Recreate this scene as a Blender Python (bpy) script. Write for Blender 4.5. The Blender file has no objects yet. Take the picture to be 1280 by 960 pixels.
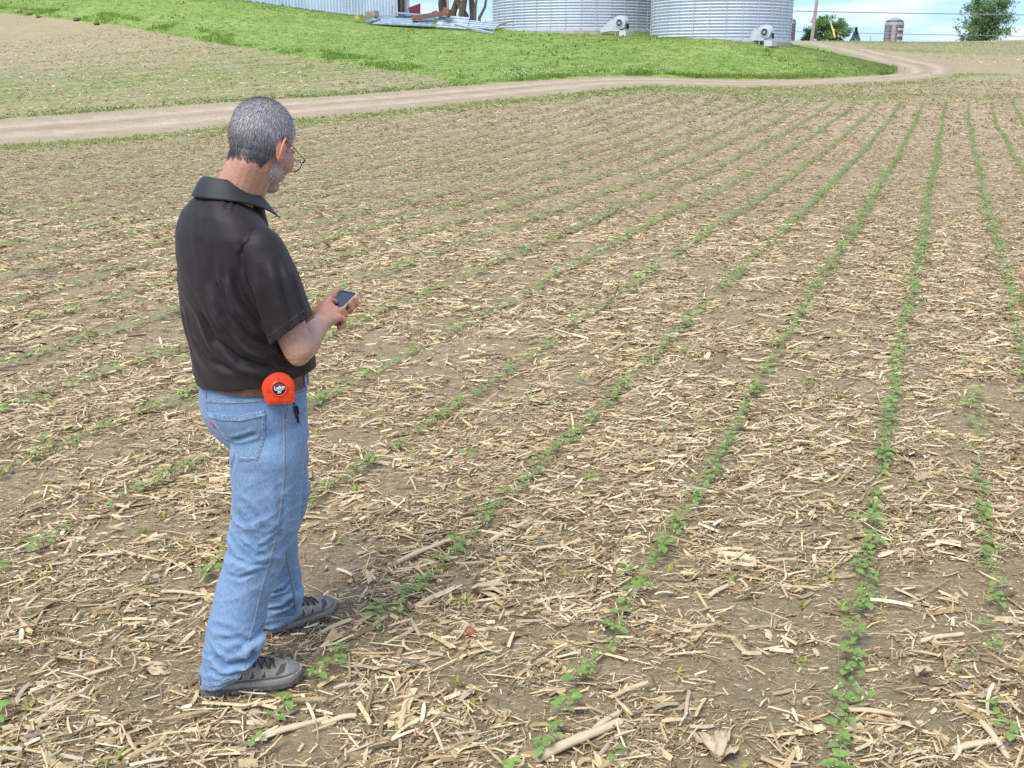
import bpy, bmesh, math, random
import numpy as np
from mathutils import Vector, Matrix, noise as mnoise
from mathutils.bvhtree import BVHTree
random.seed(7)
RNG = np.random.default_rng(11)
PI = math.pi
scene = bpy.context.scene
COL = scene.collection

# ------------------------------------------------------------------ camera, sky, sun, exposure
CAM_H = 1.85
FPX = 1250.0
THETA = math.atan(395 / 1250.0)
CT, ST = math.cos(THETA), math.sin(THETA)
cam_data = bpy.data.cameras.new('camera')
cam_data.sensor_width = 36.0
cam_data.lens = FPX / 1280.0 * 36.0
cam_data.clip_start = 0.05
cam_data.clip_end = 6000
cam = bpy.data.objects.new('camera', cam_data)
cam.location = (0, 0, CAM_H)
cam.rotation_euler = (PI / 2 - THETA, 0, 0)
COL.objects.link(cam)
scene.camera = cam

SUN_EL, SUN_AZ = math.radians(58), math.radians(215)      # azimuth clockwise from +Y: behind the camera, to the left
world = bpy.data.worlds.new('World')
scene.world = world
world.use_nodes = True
wn, wl = world.node_tree.nodes, world.node_tree.links
wn.clear()
w_out = wn.new('ShaderNodeOutputWorld')
w_bg = wn.new('ShaderNodeBackground')
w_bg.inputs['Strength'].default_value = 0.14
sky = wn.new('ShaderNodeTexSky')
sky.sky_type = 'NISHITA'
sky.sun_disc = False
sky.sun_elevation = SUN_EL
sky.sun_rotation = SUN_AZ
sky.air_density = 1.2
sky.dust_density = 0.4
sky.ozone_density = 2.0
w_tc = wn.new('ShaderNodeTexCoord')
w_map = wn.new('ShaderNodeMapping')
w_map.inputs['Scale'].default_value = (1.6, 1.6, 14.0)
w_noise = wn.new('ShaderNodeTexNoise')
w_noise.inputs['Scale'].default_value = 3.2
w_noise.inputs['Detail'].default_value = 7
w_noise.inputs['Roughness'].default_value = 0.55
w_noise.inputs['Distortion'].default_value = 0.4
w_ramp = wn.new('ShaderNodeValToRGB')
w_ramp.color_ramp.elements[0].position = 0.46
w_ramp.color_ramp.elements[0].color = (0.10, 0.10, 0.10, 1)
w_ramp.color_ramp.elements[1].position = 0.68
w_ramp.color_ramp.elements[1].color = (1, 1, 1, 1)
w_mix = wn.new('ShaderNodeMixRGB')
w_mix.inputs['Color2'].default_value = (4.75, 4.85, 5.0, 1)
w_tint = wn.new('ShaderNodeMixRGB')
w_tint.blend_type = 'MULTIPLY'
w_tint.inputs['Fac'].default_value = 1.0
w_tint.inputs['Color2'].default_value = (0.34, 0.52, 0.95, 1)
wl.new(w_tc.outputs['Generated'], w_map.inputs['Vector'])
wl.new(w_map.outputs['Vector'], w_noise.inputs['Vector'])
wl.new(w_noise.outputs['Fac'], w_ramp.inputs['Fac'])
wl.new(sky.outputs['Color'], w_tint.inputs['Color1'])
wl.new(w_tint.outputs['Color'], w_mix.inputs['Color1'])
wl.new(w_ramp.outputs['Color'], w_mix.inputs['Fac'])
w_sep = wn.new('ShaderNodeSeparateXYZ'); wl.new(w_tc.outputs['Generated'], w_sep.inputs['Vector'])
w_el = wn.new('ShaderNodeMapRange'); w_el.inputs['From Min'].default_value = 0.05; w_el.inputs['From Max'].default_value = 0.9
w_el.inputs['To Min'].default_value = 0.0; w_el.inputs['To Max'].default_value = 1.0; wl.new(w_sep.outputs['Z'], w_el.inputs['Value'])
w_warm = wn.new('ShaderNodeMixRGB'); w_warm.inputs['Color1'].default_value = (1, 1, 1, 1); w_warm.inputs['Color2'].default_value = (1.9, 1.78, 1.5, 1)
w_mul = wn.new('ShaderNodeMixRGB'); w_mul.blend_type = 'MULTIPLY'; w_mul.inputs['Fac'].default_value = 1.0      # veiled sky: brighter overhead than at the horizon
wl.new(w_el.outputs['Result'], w_warm.inputs['Fac']); wl.new(w_mix.outputs['Color'], w_mul.inputs['Color1']); wl.new(w_warm.outputs['Color'], w_mul.inputs['Color2']); wl.new(w_mul.outputs['Color'], w_bg.inputs['Color'])
wl.new(w_bg.outputs['Background'], w_out.inputs['Surface'])

sun_data = bpy.data.lights.new('sun', 'SUN')
sun_data.energy = 2.4
sun_data.angle = math.radians(34)                          # veiled by thin cloud: soft shadows
sun_data.color = (1.0, 0.93, 0.82)
sun = bpy.data.objects.new('sun', sun_data)
sdir = Vector((math.sin(SUN_AZ) * math.cos(SUN_EL), math.cos(SUN_AZ) * math.cos(SUN_EL), math.sin(SUN_EL)))
sun.rotation_euler = sdir.to_track_quat('Z', 'Y').to_euler()
sun.location = (0, 0, 30)
COL.objects.link(sun)

scene.view_settings.view_transform = 'Standard'
scene.view_settings.look = 'None'
scene.view_settings.gamma = 1
scene.view_settings.use_curve_mapping = False
scene.view_settings.exposure = 0.80
scene.cycles.max_bounces = 5
scene.cycles.diffuse_bounces = 3
scene.cycles.glossy_bounces = 3
scene.cycles.transparent_max_bounces = 6
scene.cycles.use_denoising = False

# ------------------------------------------------------------------ helpers
def tag(o, label=None, cat=None, group=None, kind=None):
    if label: o['label'] = label
    if cat: o['category'] = cat
    if group: o['group'] = group
    if kind: o['kind'] = kind
    return o

def empty(name, loc=(0, 0, 0), rz=0.0, parent=None):
    o = bpy.data.objects.new(name, None)
    o.empty_display_size = 0.1
    o.location = loc
    o.rotation_euler = (0, 0, rz)
    if parent: o.parent = parent
    COL.objects.link(o)
    return o

def link(name, me, parent=None):
    o = bpy.data.objects.new(name, me)
    if parent: o.parent = parent
    COL.objects.link(o)
    return o

def np_mesh(name, V, faces, mats=(), smooth=False, col=None, matidx=None):
    """V (N,3); faces: one (M,k) array or a list of such arrays (k may differ)."""
    V = np.asarray(V, np.float32)
    if not isinstance(faces, (list, tuple)): faces = [faces]
    faces = [np.asarray(f, np.int32) for f in faces if len(f)]
    loops = np.concatenate([f.ravel() for f in faces])
    totals = np.concatenate([np.full(len(f), f.shape[1], np.int32) for f in faces])
    starts = np.concatenate([[0], np.cumsum(totals)[:-1]]).astype(np.int32)
    me = bpy.data.meshes.new(name)
    me.vertices.add(len(V)); me.vertices.foreach_set('co', V.ravel())
    me.loops.add(len(loops)); me.loops.foreach_set('vertex_index', loops)
    me.polygons.add(len(totals)); me.polygons.foreach_set('loop_start', starts)
    me.polygons.foreach_set('loop_total', totals)
    for m in mats: me.materials.append(m)
    if matidx is not None: me.polygons.foreach_set('material_index', np.asarray(matidx, np.int32))
    if smooth: me.polygons.foreach_set('use_smooth', np.ones(len(totals), bool))
    if col is not None:
        a = me.attributes.new('tone', 'FLOAT_COLOR', 'POINT')
        c = np.ones((len(V), 4), np.float32); c[:, :3] = col
        a.data.foreach_set('color', c.ravel())
    me.update(calc_edges=True)
    return me

class MB:
    """Collects simple closed shapes into one mesh."""
    def __init__(s): s.v = []; s.f = []; s.m = []; s.n = 0
    def add(s, V, F, m=0):
        s.v.extend([tuple(p) for p in V]); s.f.extend([tuple(i + s.n for i in f) for f in F])
        s.m.extend([m] * len(F)); s.n += len(V); return s
    def box(s, c, size, rot=None, m=0, bev=0.0):
        x, y, z = [d / 2 for d in size]
        P = [Vector((a * x, b * y, d * z)) for a in (-1, 1) for b in (-1, 1) for d in (-1, 1)]
        if rot is not None: P = [rot @ p for p in P]
        P = [p + Vector(c) for p in P]
        return s.add(P, [(0, 1, 3, 2), (4, 6, 7, 5), (0, 4, 5, 1), (2, 3, 7, 6), (0, 2, 6, 4), (1, 5, 7, 3)], m)
    def bar(s, a, b, w, h, m=0):
        a, b = Vector(a), Vector(b); d = b - a
        return s.box((a + b) / 2, (w, h, d.length), d.to_track_quat('Z', 'Y').to_matrix(), m)
    def tube(s, pts, rad, n=10, m=0, cap=True, up=None, flat=1.0):
        pts = [Vector(p) for p in pts]
        if not hasattr(rad, '__len__'): rad = [rad] * len(pts)
        V = []; ref = Vector(up) if up is not None else None
        for i, p in enumerate(pts):
            t = (pts[min(i + 1, len(pts) - 1)] - pts[max(i - 1, 0)]).normalized()
            if ref is None: ref = Vector((0, 0, 1)) if abs(t.z) < .9 else Vector((1, 0, 0))
            a = (ref - t * ref.dot(t)).normalized(); b = t.cross(a); ref = a
            for k in range(n):
                an = 2 * PI * k / n
                V.append(p + a * (math.cos(an) * rad[i] * flat) + b * (math.sin(an) * rad[i]))
        F = [(i * n + k, i * n + (k + 1) % n, (i + 1) * n + (k + 1) % n, (i + 1) * n + k)
             for i in range(len(pts) - 1) for k in range(n)]
        if cap: F += [tuple(range(n - 1, -1, -1)), tuple((len(pts) - 1) * n + k for k in range(n))]
        return s.add(V, F, m)
    def lathe(s, prof, n=24, c=(0, 0, 0), m=0, rot=None):
        V = []
        for r, z in prof:
            for k in range(n):
                p = Vector((r * math.cos(2 * PI * k / n), r * math.sin(2 * PI * k / n), z))
                if rot is not None: p = rot @ p
                V.append(p + Vector(c))
        F = [(i * n + k, i * n + (k + 1) % n, (i + 1) * n + (k + 1) % n, (i + 1) * n + k)
             for i in range(len(prof) - 1) for k in range(n)]
        F += [tuple(range(n - 1, -1, -1)), tuple((len(prof) - 1) * n + k for k in range(n))]
        return s.add(V, F, m)
    def ell(s, c, r, rot=None, m=0, nu=20, nv=12):
        V = []; F = []
        for i in range(nv + 1):
            th = PI * (i + .0) / nv
            th = min(max(th, .03), PI - .03)
            for k in range(nu):
                ph = 2 * PI * k / nu
                p = Vector((r[0] * math.sin(th) * math.cos(ph), r[1] * math.sin(th) * math.sin(ph), r[2] * math.cos(th)))
                if rot is not None: p = rot @ p
                V.append(p + Vector(c))
        for i in range(nv):
            for k in range(nu):
                F.append((i * nu + k, (i + 1) * nu + k, (i + 1) * nu + (k + 1) % nu, i * nu + (k + 1) % nu))
        F += [tuple(range(nu)), tuple(nv * nu + k for k in range(nu - 1, -1, -1))]
        return s.add(V, F, m)
    def mesh(s, name, mats, smooth=False, bevel=0.0, angle=40):
        me = bpy.data.meshes.new(name)
        me.from_pydata([tuple(v) for v in s.v], [], s.f)
        for mt in (mats if isinstance(mats, (list, tuple)) else [mats]): me.materials.append(mt)
        me.polygons.foreach_set('material_index', s.m)
        bm = bmesh.new(); bm.from_mesh(me)
        bmesh.ops.recalc_face_normals(bm, faces=bm.faces)
        if bevel > 0:
            ed = [e for e in bm.edges if len(e.link_faces) == 2 and e.calc_face_angle(0) > math.radians(50)]
            bmesh.ops.bevel(bm, geom=ed, offset=bevel, segments=2, affect='EDGES', profile=.6, clamp_overlap=True)
        if smooth:
            for f in bm.faces: f.smooth = True
            for e in bm.edges:
                if len(e.link_faces) == 2 and e.calc_face_angle(0) > math.radians(angle): e.smooth = False
        bm.to_mesh(me); bm.free(); me.update()
        return me
    def build(s, name, mats, parent=None, **k):
        return link(name, s.mesh(name, mats, **k), parent)

def join_parts(parts):
    Vs, q, tr, cs, nn = [], [], [], [], 0
    for Vv, a, b, c in parts:
        Vs.append(Vv); cs.append(c)
        if len(a): q.append(a + nn)
        if len(b): tr.append(b + nn)
        nn += len(Vv)
    fs = []
    if q: fs.append(np.concatenate(q))
    if tr: fs.append(np.concatenate(tr))
    return np.concatenate(Vs), fs, np.concatenate(cs)

# ------------------------------------------------------------------ materials
def mat(name, base=(.5, .5, .5), rough=.7, metal=0.0, spec=None, vary=0.0, scale=8.0, bump=0.0, bscale=60.0,
        tone=False, col2=None, detail=5, stretch=None, sheen=0.0, sss=0.0, trans=0.0, rvary=0.0, coords='Object', two=None):
    m = bpy.data.materials.new(name); m.use_nodes = True
    nt = m.node_tree; N, L = nt.nodes, nt.links
    b = N['Principled BSDF']
    b.inputs['Base Color'].default_value = (*base, 1)
    b.inputs['Roughness'].default_value = rough
    b.inputs['Metallic'].default_value = metal
    if spec is not None: b.inputs['Specular IOR Level'].default_value = spec
    if sheen: b.inputs['Sheen Weight'].default_value = sheen; b.inputs['Sheen Roughness'].default_value = .5
    if sss:
        b.inputs['Subsurface Weight'].default_value = sss
        b.inputs['Subsurface Radius'].default_value = (1.0, .35, .18); b.inputs['Subsurface Scale'].default_value = .012
    tc = N.new('ShaderNodeTexCoord'); mp = N.new('ShaderNodeMapping')
    L.new(tc.outputs[coords], mp.inputs['Vector'])
    if stretch: mp.inputs['Scale'].default_value = stretch
    src = None
    if vary or col2 or rvary:
        n = N.new('ShaderNodeTexNoise'); n.inputs['Scale'].default_value = scale; n.inputs['Detail'].default_value = detail
        n.inputs['Roughness'].default_value = .6
        L.new(mp.outputs['Vector'], n.inputs['Vector'])
        r = N.new('ShaderNodeValToRGB'); r.color_ramp.elements[0].position = .32; r.color_ramp.elements[1].position = .68
        c2 = col2 if col2 else tuple(c * (1 + vary) for c in base)
        c1 = base if col2 else tuple(c * (1 - vary) for c in base)
        r.color_ramp.elements[0].color = (*c1, 1); r.color_ramp.elements[1].color = (*c2, 1)
        L.new(n.outputs['Fac'], r.inputs['Fac']); src = r.outputs['Color']
        if two:
            n2 = N.new('ShaderNodeTexNoise'); n2.inputs['Scale'].default_value = two[0]; n2.inputs['Detail'].default_value = 4
            L.new(mp.outputs['Vector'], n2.inputs['Vector'])
            r2 = N.new('ShaderNodeValToRGB'); r2.color_ramp.elements[0].position = two[2]; r2.color_ramp.elements[1].position = two[3]
            L.new(n2.outputs['Fac'], r2.inputs['Fac'])
            mx = N.new('ShaderNodeMixRGB'); mx.inputs['Color2'].default_value = (*two[1], 1)
            L.new(r2.outputs['Color'], mx.inputs['Fac']); L.new(src, mx.inputs['Color1']); src = mx.outputs['Color']
        if rvary:
            mr = N.new('ShaderNodeMapRange'); mr.inputs['To Min'].default_value = rough - rvary; mr.inputs['To Max'].default_value = rough + rvary
            L.new(n.outputs['Fac'], mr.inputs['Value']); L.new(mr.outputs['Result'], b.inputs['Roughness'])
    if tone:
        at = N.new('ShaderNodeAttribute'); at.attribute_name = 'tone'
        if src is None: src = at.outputs['Color']
        else:
            mx = N.new('ShaderNodeMixRGB'); mx.blend_type = 'MULTIPLY'; mx.inputs['Fac'].default_value = 1
            L.new(src, mx.inputs['Color1']); L.new(at.outputs['Color'], mx.inputs['Color2']); src = mx.outputs['Color']
    if src is not None: L.new(src, b.inputs['Base Color'])
    if bump:
        n = N.new('ShaderNodeTexNoise'); n.inputs['Scale'].default_value = bscale; n.inputs['Detail'].default_value = 6
        L.new(mp.outputs['Vector'], n.inputs['Vector'])
        bp = N.new('ShaderNodeBump'); bp.inputs['Strength'].default_value = bump; bp.inputs['Distance'].default_value = .01
        L.new(n.outputs['Fac'], bp.inputs['Height']); L.new(bp.outputs['Normal'], b.inputs['Normal'])
    if trans:
        tr = N.new('ShaderNodeBsdfTranslucent'); ms = N.new('ShaderNodeMixShader'); ms.inputs['Fac'].default_value = trans
        if src is not None: L.new(src, tr.inputs['Color'])
        else: tr.inputs['Color'].default_value = (*base, 1)
        L.new(b.outputs['BSDF'], ms.inputs[1]); L.new(tr.outputs['BSDF'], ms.inputs[2])
        L.new(ms.outputs['Shader'], N['Material Output'].inputs['Surface'])
    return m

# ------------------------------------------------------------------ terrain
def ray(u, v):
    a, b = (u - 640) / FPX, (480 - v) / FPX
    return np.array([a, CT + b * ST, -ST + b * CT])
def atY(u, v, Y):
    d = ray(u, v); t = Y / d[1]
    return Vector((d[0] * t, Y, CAM_H + d[2] * t))

ctrl = [  # (u, v, Y): points of the ground seen in the photograph with their distance ahead
    (0, 181, 25.2), (140, 173, 27), (285, 157, 29), (430, 144, 31), (560, 131, 34), (640, 123, 36), (800, 106, 41), (900, 108, 42.5), (1000, 107.5, 43),
    (1080, 104, 44.5), (1160, 99, 47), (1195, 92, 52), (0, 149, 31.5), (140, 139, 33.5), (285, 128, 35.5), (430, 120, 37.5), (560, 109, 41),
    (640, 103, 43), (800, 95.5, 46.5), (900, 99, 48), (1000, 99, 49), (1080, 96, 50.5), (1117, 89, 54), (1170, 80, 60), (1100, 78, 62),
    (1130, 72, 67), (1070, 68, 71), (1080, 62, 78), (1030, 61, 82), (1030, 55, 92), (985, 58, 88), (985, 52, 105), (1280, 52, 112), (1200, 53, 112),
    (1100, 52.5, 112), (1000, 51, 112), (1172, 130, 38), (950, 128, 37.5), (1280, 128, 38), (1280, 90, 54),
    (430, 79, 50), (240, 50, 57), (95, 27, 62), (0, 17, 66), (340, 10, 68), (0, 0, 72), (180, 0, 66), (540, 97, 44), (540, 36, 66), (600, 36, 67),
    (616, 60, 56), (640, 37, 66), (700, 45, 61.5), (790, 48, 60), (900, 54, 55.5), (983, 57, 59.5), (525, 27, 76), (450, 22, 72), (600, 28, 78), (1250, 70, 75),
]
cp = []
for u, v, Y in ctrl:
    p = atY(u, v, Y); cp.append(tuple(p))
for X in (-14, -7, 0, 7, 14):
    for Y in (8, 16): cp.append((X, Y, 0.0))
for X, Y, z in ((-50, 70, 6), (-30, 95, 5.6), (0, 100, 4.4), (20, 85, 4.0), (14, 22, .05), (0, 24, .12), (-22, 22, 0), (26, 24, .1), (45, 60, 2.2), (65, 110, 5), (-45, 40, 1.2)): cp.append((X, Y, z))
cp = np.array(cp)
def _k(r2): return .5 * r2 * np.log(r2 + 1e-9)
S = 20.0
cx = cp[:, :2] / S
n = len(cp)
A = np.zeros((n + 3, n + 3))
A[:n, :n] = _k(((cx[:, None] - cx[None]) ** 2).sum(-1)) + np.eye(n) * .004
A[:n, n] = 1; A[:n, n + 1:] = cx; A[n, :n] = 1; A[n + 1:, :n] = cx.T
TPSW = np.linalg.solve(A, np.concatenate([cp[:, 2], [0, 0, 0]]))
def ss(a, b, x):
    t = np.clip((x - a) / (b - a), 0, 1); return t * t * (3 - 2 * t)
def _hash(ix, iy, seed):
    h = (ix.astype(np.int64) * 374761393 + iy.astype(np.int64) * 668265263 + seed * 974634777) & 0xffffffff
    h = ((h ^ (h >> 13)) * 1274126177) & 0xffffffff
    return ((h ^ (h >> 16)) & 0xffff) / 65535.0
def vn(x, y, seed=0):
    ix, iy = np.floor(x), np.floor(y); fx, fy = x - ix, y - iy
    fx, fy = fx * fx * (3 - 2 * fx), fy * fy * (3 - 2 * fy)
    a, b, c_, d = _hash(ix, iy, seed), _hash(ix + 1, iy, seed), _hash(ix, iy + 1, seed), _hash(ix + 1, iy + 1, seed)
    return (a * (1 - fx) + b * fx) * (1 - fy) + (c_ * (1 - fx) + d * fx) * fy
def fbm(x, y, oct=4, seed=0):
    s, a, t = 0, 1.0, 0
    for i in range(oct):
        s = s + a * vn(x * 2 ** i + 17.3 * i, y * 2 ** i - 9.1 * i, seed + i); t += a; a *= .5
    return s / t
def macro(X, Y):
    X = np.atleast_1d(np.asarray(X, float)); Y = np.atleast_1d(np.asarray(Y, float))
    Yc = np.clip(Y, 4, 118); lim = .62 * Yc + 12
    Xc = np.clip(X, -lim, lim)
    out = np.empty(X.shape)
    flatX, flatY, o = Xc.ravel() / S, Yc.ravel() / S, out.ravel()
    for i in range(0, len(flatX), 60000):
        a, b = flatX[i:i + 60000], flatY[i:i + 60000]
        r2 = (a[:, None] - cx[None, :, 0]) ** 2 + (b[:, None] - cx[None, :, 1]) ** 2
        o[i:i + 60000] = _k(r2) @ TPSW[:n] + TPSW[n] + a * TPSW[n + 1] + b * TPSW[n + 2]
    z = o.reshape(X.shape) * ss(13, 22, Y)
    z = z * (1 - ss(118, 230, Y)) + 1.0 * ss(118, 230, Y)
    side = ss(0, 60, np.abs(X) - lim)
    return z * (1 - side * .5)
ROWT = 0.42                                               # crop rows drift this much to +X per metre ahead
ROWX0, ROWDX = -0.10, 0.826
def micro(X, Y):
    r = np.hypot(X, Y)
    near = 1 - ss(14, 34, r)
    h = (fbm(X * 2.2, Y * 2.2, 3, 5) - .5) * .05 + (fbm(X * 11, Y * 11, 3, 9) - .5) * .030
    h = h + (np.abs(fbm(X * 34, Y * 34, 2, 21) - .5)) * .020
    ph = (X - ROWX0 - ROWT * Y) / ROWDX
    h = h - .008 * np.cos(2 * PI * ph)
    return h * near
def gz(X, Y): return macro(X, Y) + micro(np.asarray(X, float), np.asarray(Y, float))
def gz1(x, y): return float(gz(np.array([x]), np.array([y]))[0])
YS = np.concatenate([np.linspace(1.5, 20, 300), np.linspace(20.1, 125, 900)])
def px(u, v):
    """World point of the ground that the photograph shows at pixel u, v."""
    d = ray(u, v); t = YS / d[1]; X = d[0] * t; Z = CAM_H + d[2] * t
    G = macro(X, YS); below = np.nonzero(Z < G)[0]
    i = below[0] if len(below) else len(YS) - 1
    if 0 < i < len(YS):
        a, b = Z[i - 1] - G[i - 1], Z[i] - G[i]; k = a / (a - b) if a != b else 0
        Y = YS[i - 1] + (YS[i] - YS[i - 1]) * min(max(k, 0), 1)
    else: Y = YS[i]
    X = d[0] * Y / d[1]
    return Vector((X, Y, gz1(X, Y)))
# ------------------------------------------------------------------ ground sheet
def ground_material():
    m = bpy.data.materials.new('field_soil'); m.use_nodes = True
    nt = m.node_tree; N, L = nt.nodes, nt.links; b = N['Principled BSDF']
    b.inputs['Roughness'].default_value = .95; b.inputs['Specular IOR Level'].default_value = .15
    tc = N.new('ShaderNodeTexCoord')
    def noise(scale, det=5, rough=.6, vec=None):
        n = N.new('ShaderNodeTexNoise'); n.inputs['Scale'].default_value = scale; n.inputs['Detail'].default_value = det
        n.inputs['Roughness'].default_value = rough; L.new(vec or tc.outputs['Object'], n.inputs['Vector']); return n
    def ramp(src, p0, c0, p1, c1):
        r = N.new('ShaderNodeValToRGB'); e = r.color_ramp.elements
        e[0].position = p0; e[0].color = (*c0, 1); e[1].position = p1; e[1].color = (*c1, 1); L.new(src, r.inputs['Fac']); return r
    def mix(f, a, c):
        x = N.new('ShaderNodeMixRGB'); L.new(f, x.inputs['Fac'])
        for s, k in ((a, 'Color1'), (c, 'Color2')):
            if isinstance(s, tuple): x.inputs[k].default_value = (*s, 1)
            else: L.new(s, x.inputs[k])
        return x.outputs['Color']
    big = noise(.55); mid = noise(5); fine = noise(70, 8, .7)
    soil = ramp(big.outputs['Fac'], .35, (.245, .182, .102), .65, (.32, .242, .145)).outputs['Color']
    soil = mix(ramp(mid.outputs['Fac'], .4, (0, 0, 0), .62, (.6, .6, .6)).outputs['Color'], soil, (.205, .150, .085))
    soil = mix(ramp(fine.outputs['Fac'], .48, (0, 0, 0), .7, (.8, .8, .8)).outputs['Color'], soil, (.38, .29, .20))
    # crumbs of straw too small to model: elongated flecks in two directions, more of them far off where no piece is modelled
    far = N.new('ShaderNodeAttribute'); far.attribute_name = 'tone'
    sep = N.new('ShaderNodeSeparateColor'); L.new(far.outputs['Color'], sep.inputs['Color'])
    col = soil
    for ang, sc in ((.5, 26), (2.0, 34), (1.1, 15)):
        mp = N.new('ShaderNodeMapping'); mp.inputs['Rotation'].default_value = (0, 0, ang); mp.inputs['Scale'].default_value = (1, 5, 1)
        L.new(tc.outputs['Object'], mp.inputs['Vector'])
        nn = noise(sc, 3, .5, mp.outputs['Vector'])
        add = N.new('ShaderNodeMath'); add.operation = 'MULTIPLY_ADD'; L.new(sep.outputs['Red'], add.inputs[0]); add.inputs[1].default_value = .06; L.new(nn.outputs['Fac'], add.inputs[2])
        fl = ramp(add.outputs[0], .60, (0, 0, 0), .72, (.85, .85, .85)).outputs['Color']
        col = mix(fl, col, (.56, .45, .29))
    # thin flush of weeds where the green channel says so
    gn = noise(1.3, 6, .7); gm = N.new('ShaderNodeMath'); gm.operation = 'MULTIPLY'
    L.new(ramp(gn.outputs['Fac'], .30, (0, 0, 0), .56, (1, 1, 1)).outputs['Color'], gm.inputs[0]); L.new(sep.outputs['Green'], gm.inputs[1])
    col = mix(gm.outputs[0], col, (.16, .23, .055))
    L.new(col, b.inputs['Base Color'])
    bp = N.new('ShaderNodeBump'); bp.inputs['Strength'].default_value = .9; bp.inputs['Distance'].default_value = .012
    L.new(noise(90, 8, .75).outputs['Fac'], bp.inputs['Height']); L.new(bp.outputs['Normal'], b.inputs['Normal'])
    return m
M_SOIL = ground_material()

# curves read off the photograph, as world points
near_edge = [px(u, v) for u, v in ((0, 181), (140, 173), (285, 157), (430, 144), (560, 131), (640, 123), (800, 107), (900, 108), (1000, 107.5), (1080, 104), (1160, 99), (1195, 92))]
NE = np.array([(p.x, p.y) for p in near_edge])
NEslopeL = (NE[1] - NE[0]) / (NE[1, 0] - NE[0, 0])
NE = np.concatenate([[NE[0] - NEslopeL * 14], NE])
def near_Y(X): return np.interp(X, NE[:, 0], NE[:, 1])
far_edge = [px(u, v) for u, v in ((0, 149), (140, 139), (285, 128), (430, 120), (560, 109), (640, 103), (800, 95.5), (900, 99), (1000, 99), (1080, 96))]
FE = np.array([(p.x, p.y) for p in far_edge]); FE = np.concatenate([[FE[0] - NEslopeL * 14], FE])
def far_Y(X): return np.interp(X, FE[:, 0], FE[:, 1])

az = np.concatenate([np.linspace(-PI, -.72, 60)[:-1], np.linspace(-.72, .72, 900), np.linspace(.72, PI, 60)[1:-1]])
rr = np.concatenate([[.02, .4, .9], np.geomspace(1.4, 150, 820), np.geomspace(160, 2500, 24)])
AZ, RR = np.meshgrid(az, rr)
GX, GY = RR * np.sin(AZ), RR * np.cos(AZ)
GZ = macro(GX, GY) + micro(GX, GY) + (-4.0) * ss(300, 1500, RR)
# tone: r = how far off (more straw flecks), g = weed flush
hd = GY - near_Y(GX)
weed = np.exp(-((hd + 1.0) / 1.3) ** 2) * .5 * ss(24, 16, GX) + np.exp(-((hd + 4.5) / 1.6) ** 2) * ss(3, 9, GX) * .32 + .10
beyond = GY - far_Y(GX)
weed = np.where(beyond > 0, np.clip(.85 - np.abs(beyond - 12) / 30 + .2 * np.sin(beyond * 3.1), .3, .95), weed)
weed = np.where(GX > 16, np.where(hd > 0, .28 + .08 * np.sin(hd * 2.6), weed), weed)
tone = np.stack([ss(6, 40, RR), np.clip(weed, 0, 1), np.zeros_like(RR)], -1).reshape(-1, 3)
na = len(az); nr = len(rr)
I = np.arange((nr - 1) * na).reshape(nr - 1, na)
Q = np.stack([I, np.roll(I, -1, 1), np.roll(I, -1, 1) + na, I + na], -1).reshape(-1, 4)[:, ::-1]
V = np.stack([GX, GY, GZ], -1).reshape(-1, 3)
tri = np.stack([np.arange(na), np.roll(np.arange(na), -1), np.full(na, len(V))], -1)
V = np.concatenate([V, [[0, 0, V[:na, 2].mean()]]]); tone = np.concatenate([tone, tone[:1]])
ground = link('ground', np_mesh('ground', V, [Q, tri], [M_SOIL], smooth=True, col=tone)); tag(ground, kind='structure')

# ------------------------------------------------------------------ gravel road with its loop
M_ROAD = mat('road_dirt', (.31, .25, .160), .95, spec=.12, col2=(.39, .325, .22), scale=1.6, detail=8, bump=.8, bscale=35, tone=True,
             two=(14, (.26, .20, .14), .52, .70))
def resample(P, n):
    P = np.asarray(P, float); d = np.concatenate([[0], np.cumsum(np.linalg.norm(np.diff(P, axis=0), axis=1))]); t = np.linspace(0, d[-1], n)
    return np.stack([np.interp(t, d, P[:, k]) for k in range(P.shape[1])], -1)
def smooth_line(P, it=3):
    P = np.asarray(P, float)
    for _ in range(it):
        Qn = P.copy(); Qn[1:-1] = (P[:-2] + 2 * P[1:-1] + P[2:]) / 4; P = Qn
    return P
outer = [tuple(p) for p in NE] + [(24.4, 57.5), (25.3, 63), (26.2, 71), (27.3, 80), (28.0, 90), (27.6, 102), (24, 116), (16, 130)]
inner = [tuple(p) for p in FE] + [(18.9, 52.0), (19.9, 54.6), (20.2, 58.5), (20.9, 64), (21.9, 71), (22.6, 80), (22.8, 90), (21.8, 100), (18.6, 112), (12, 124)]
ou = smooth_line(resample(outer, 500), 10); inn = smooth_line(resample(inner, 500), 10)
NAC = 26
t = np.linspace(0, 1, NAC)[None, :, None]
R = ou[:, None] * (1 - t) + inn[:, None] * t
jit = (fbm(R[..., 0] * .9, R[..., 1] * .9, 4, 77) - .5) * 1.3
dirn = (inn - ou); dirn /= np.linalg.norm(dirn, axis=1)[:, None]
edge = np.abs(t[..., 0] - .5) * 2
R = R + dirn[:, None] * (jit * edge ** 4)[..., None]
tt = np.broadcast_to(t[..., 0], R.shape[:2])
rut = np.exp(-((tt - .28) / .07) ** 2) + np.exp(-((tt - .66) / .07) ** 2)
zr = macro(R[..., 0], R[..., 1]) + .05 * (1 - edge ** 6) - .05 * edge ** 6 - .035 * rut + .02 * (fbm(R[..., 0] * 2, R[..., 1] * 2, 3, 4) - .5)
crown = np.exp(-((tt - .47) / .06) ** 2) * vn(R[..., 0] * .4, R[..., 1] * .4, 3)
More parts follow.
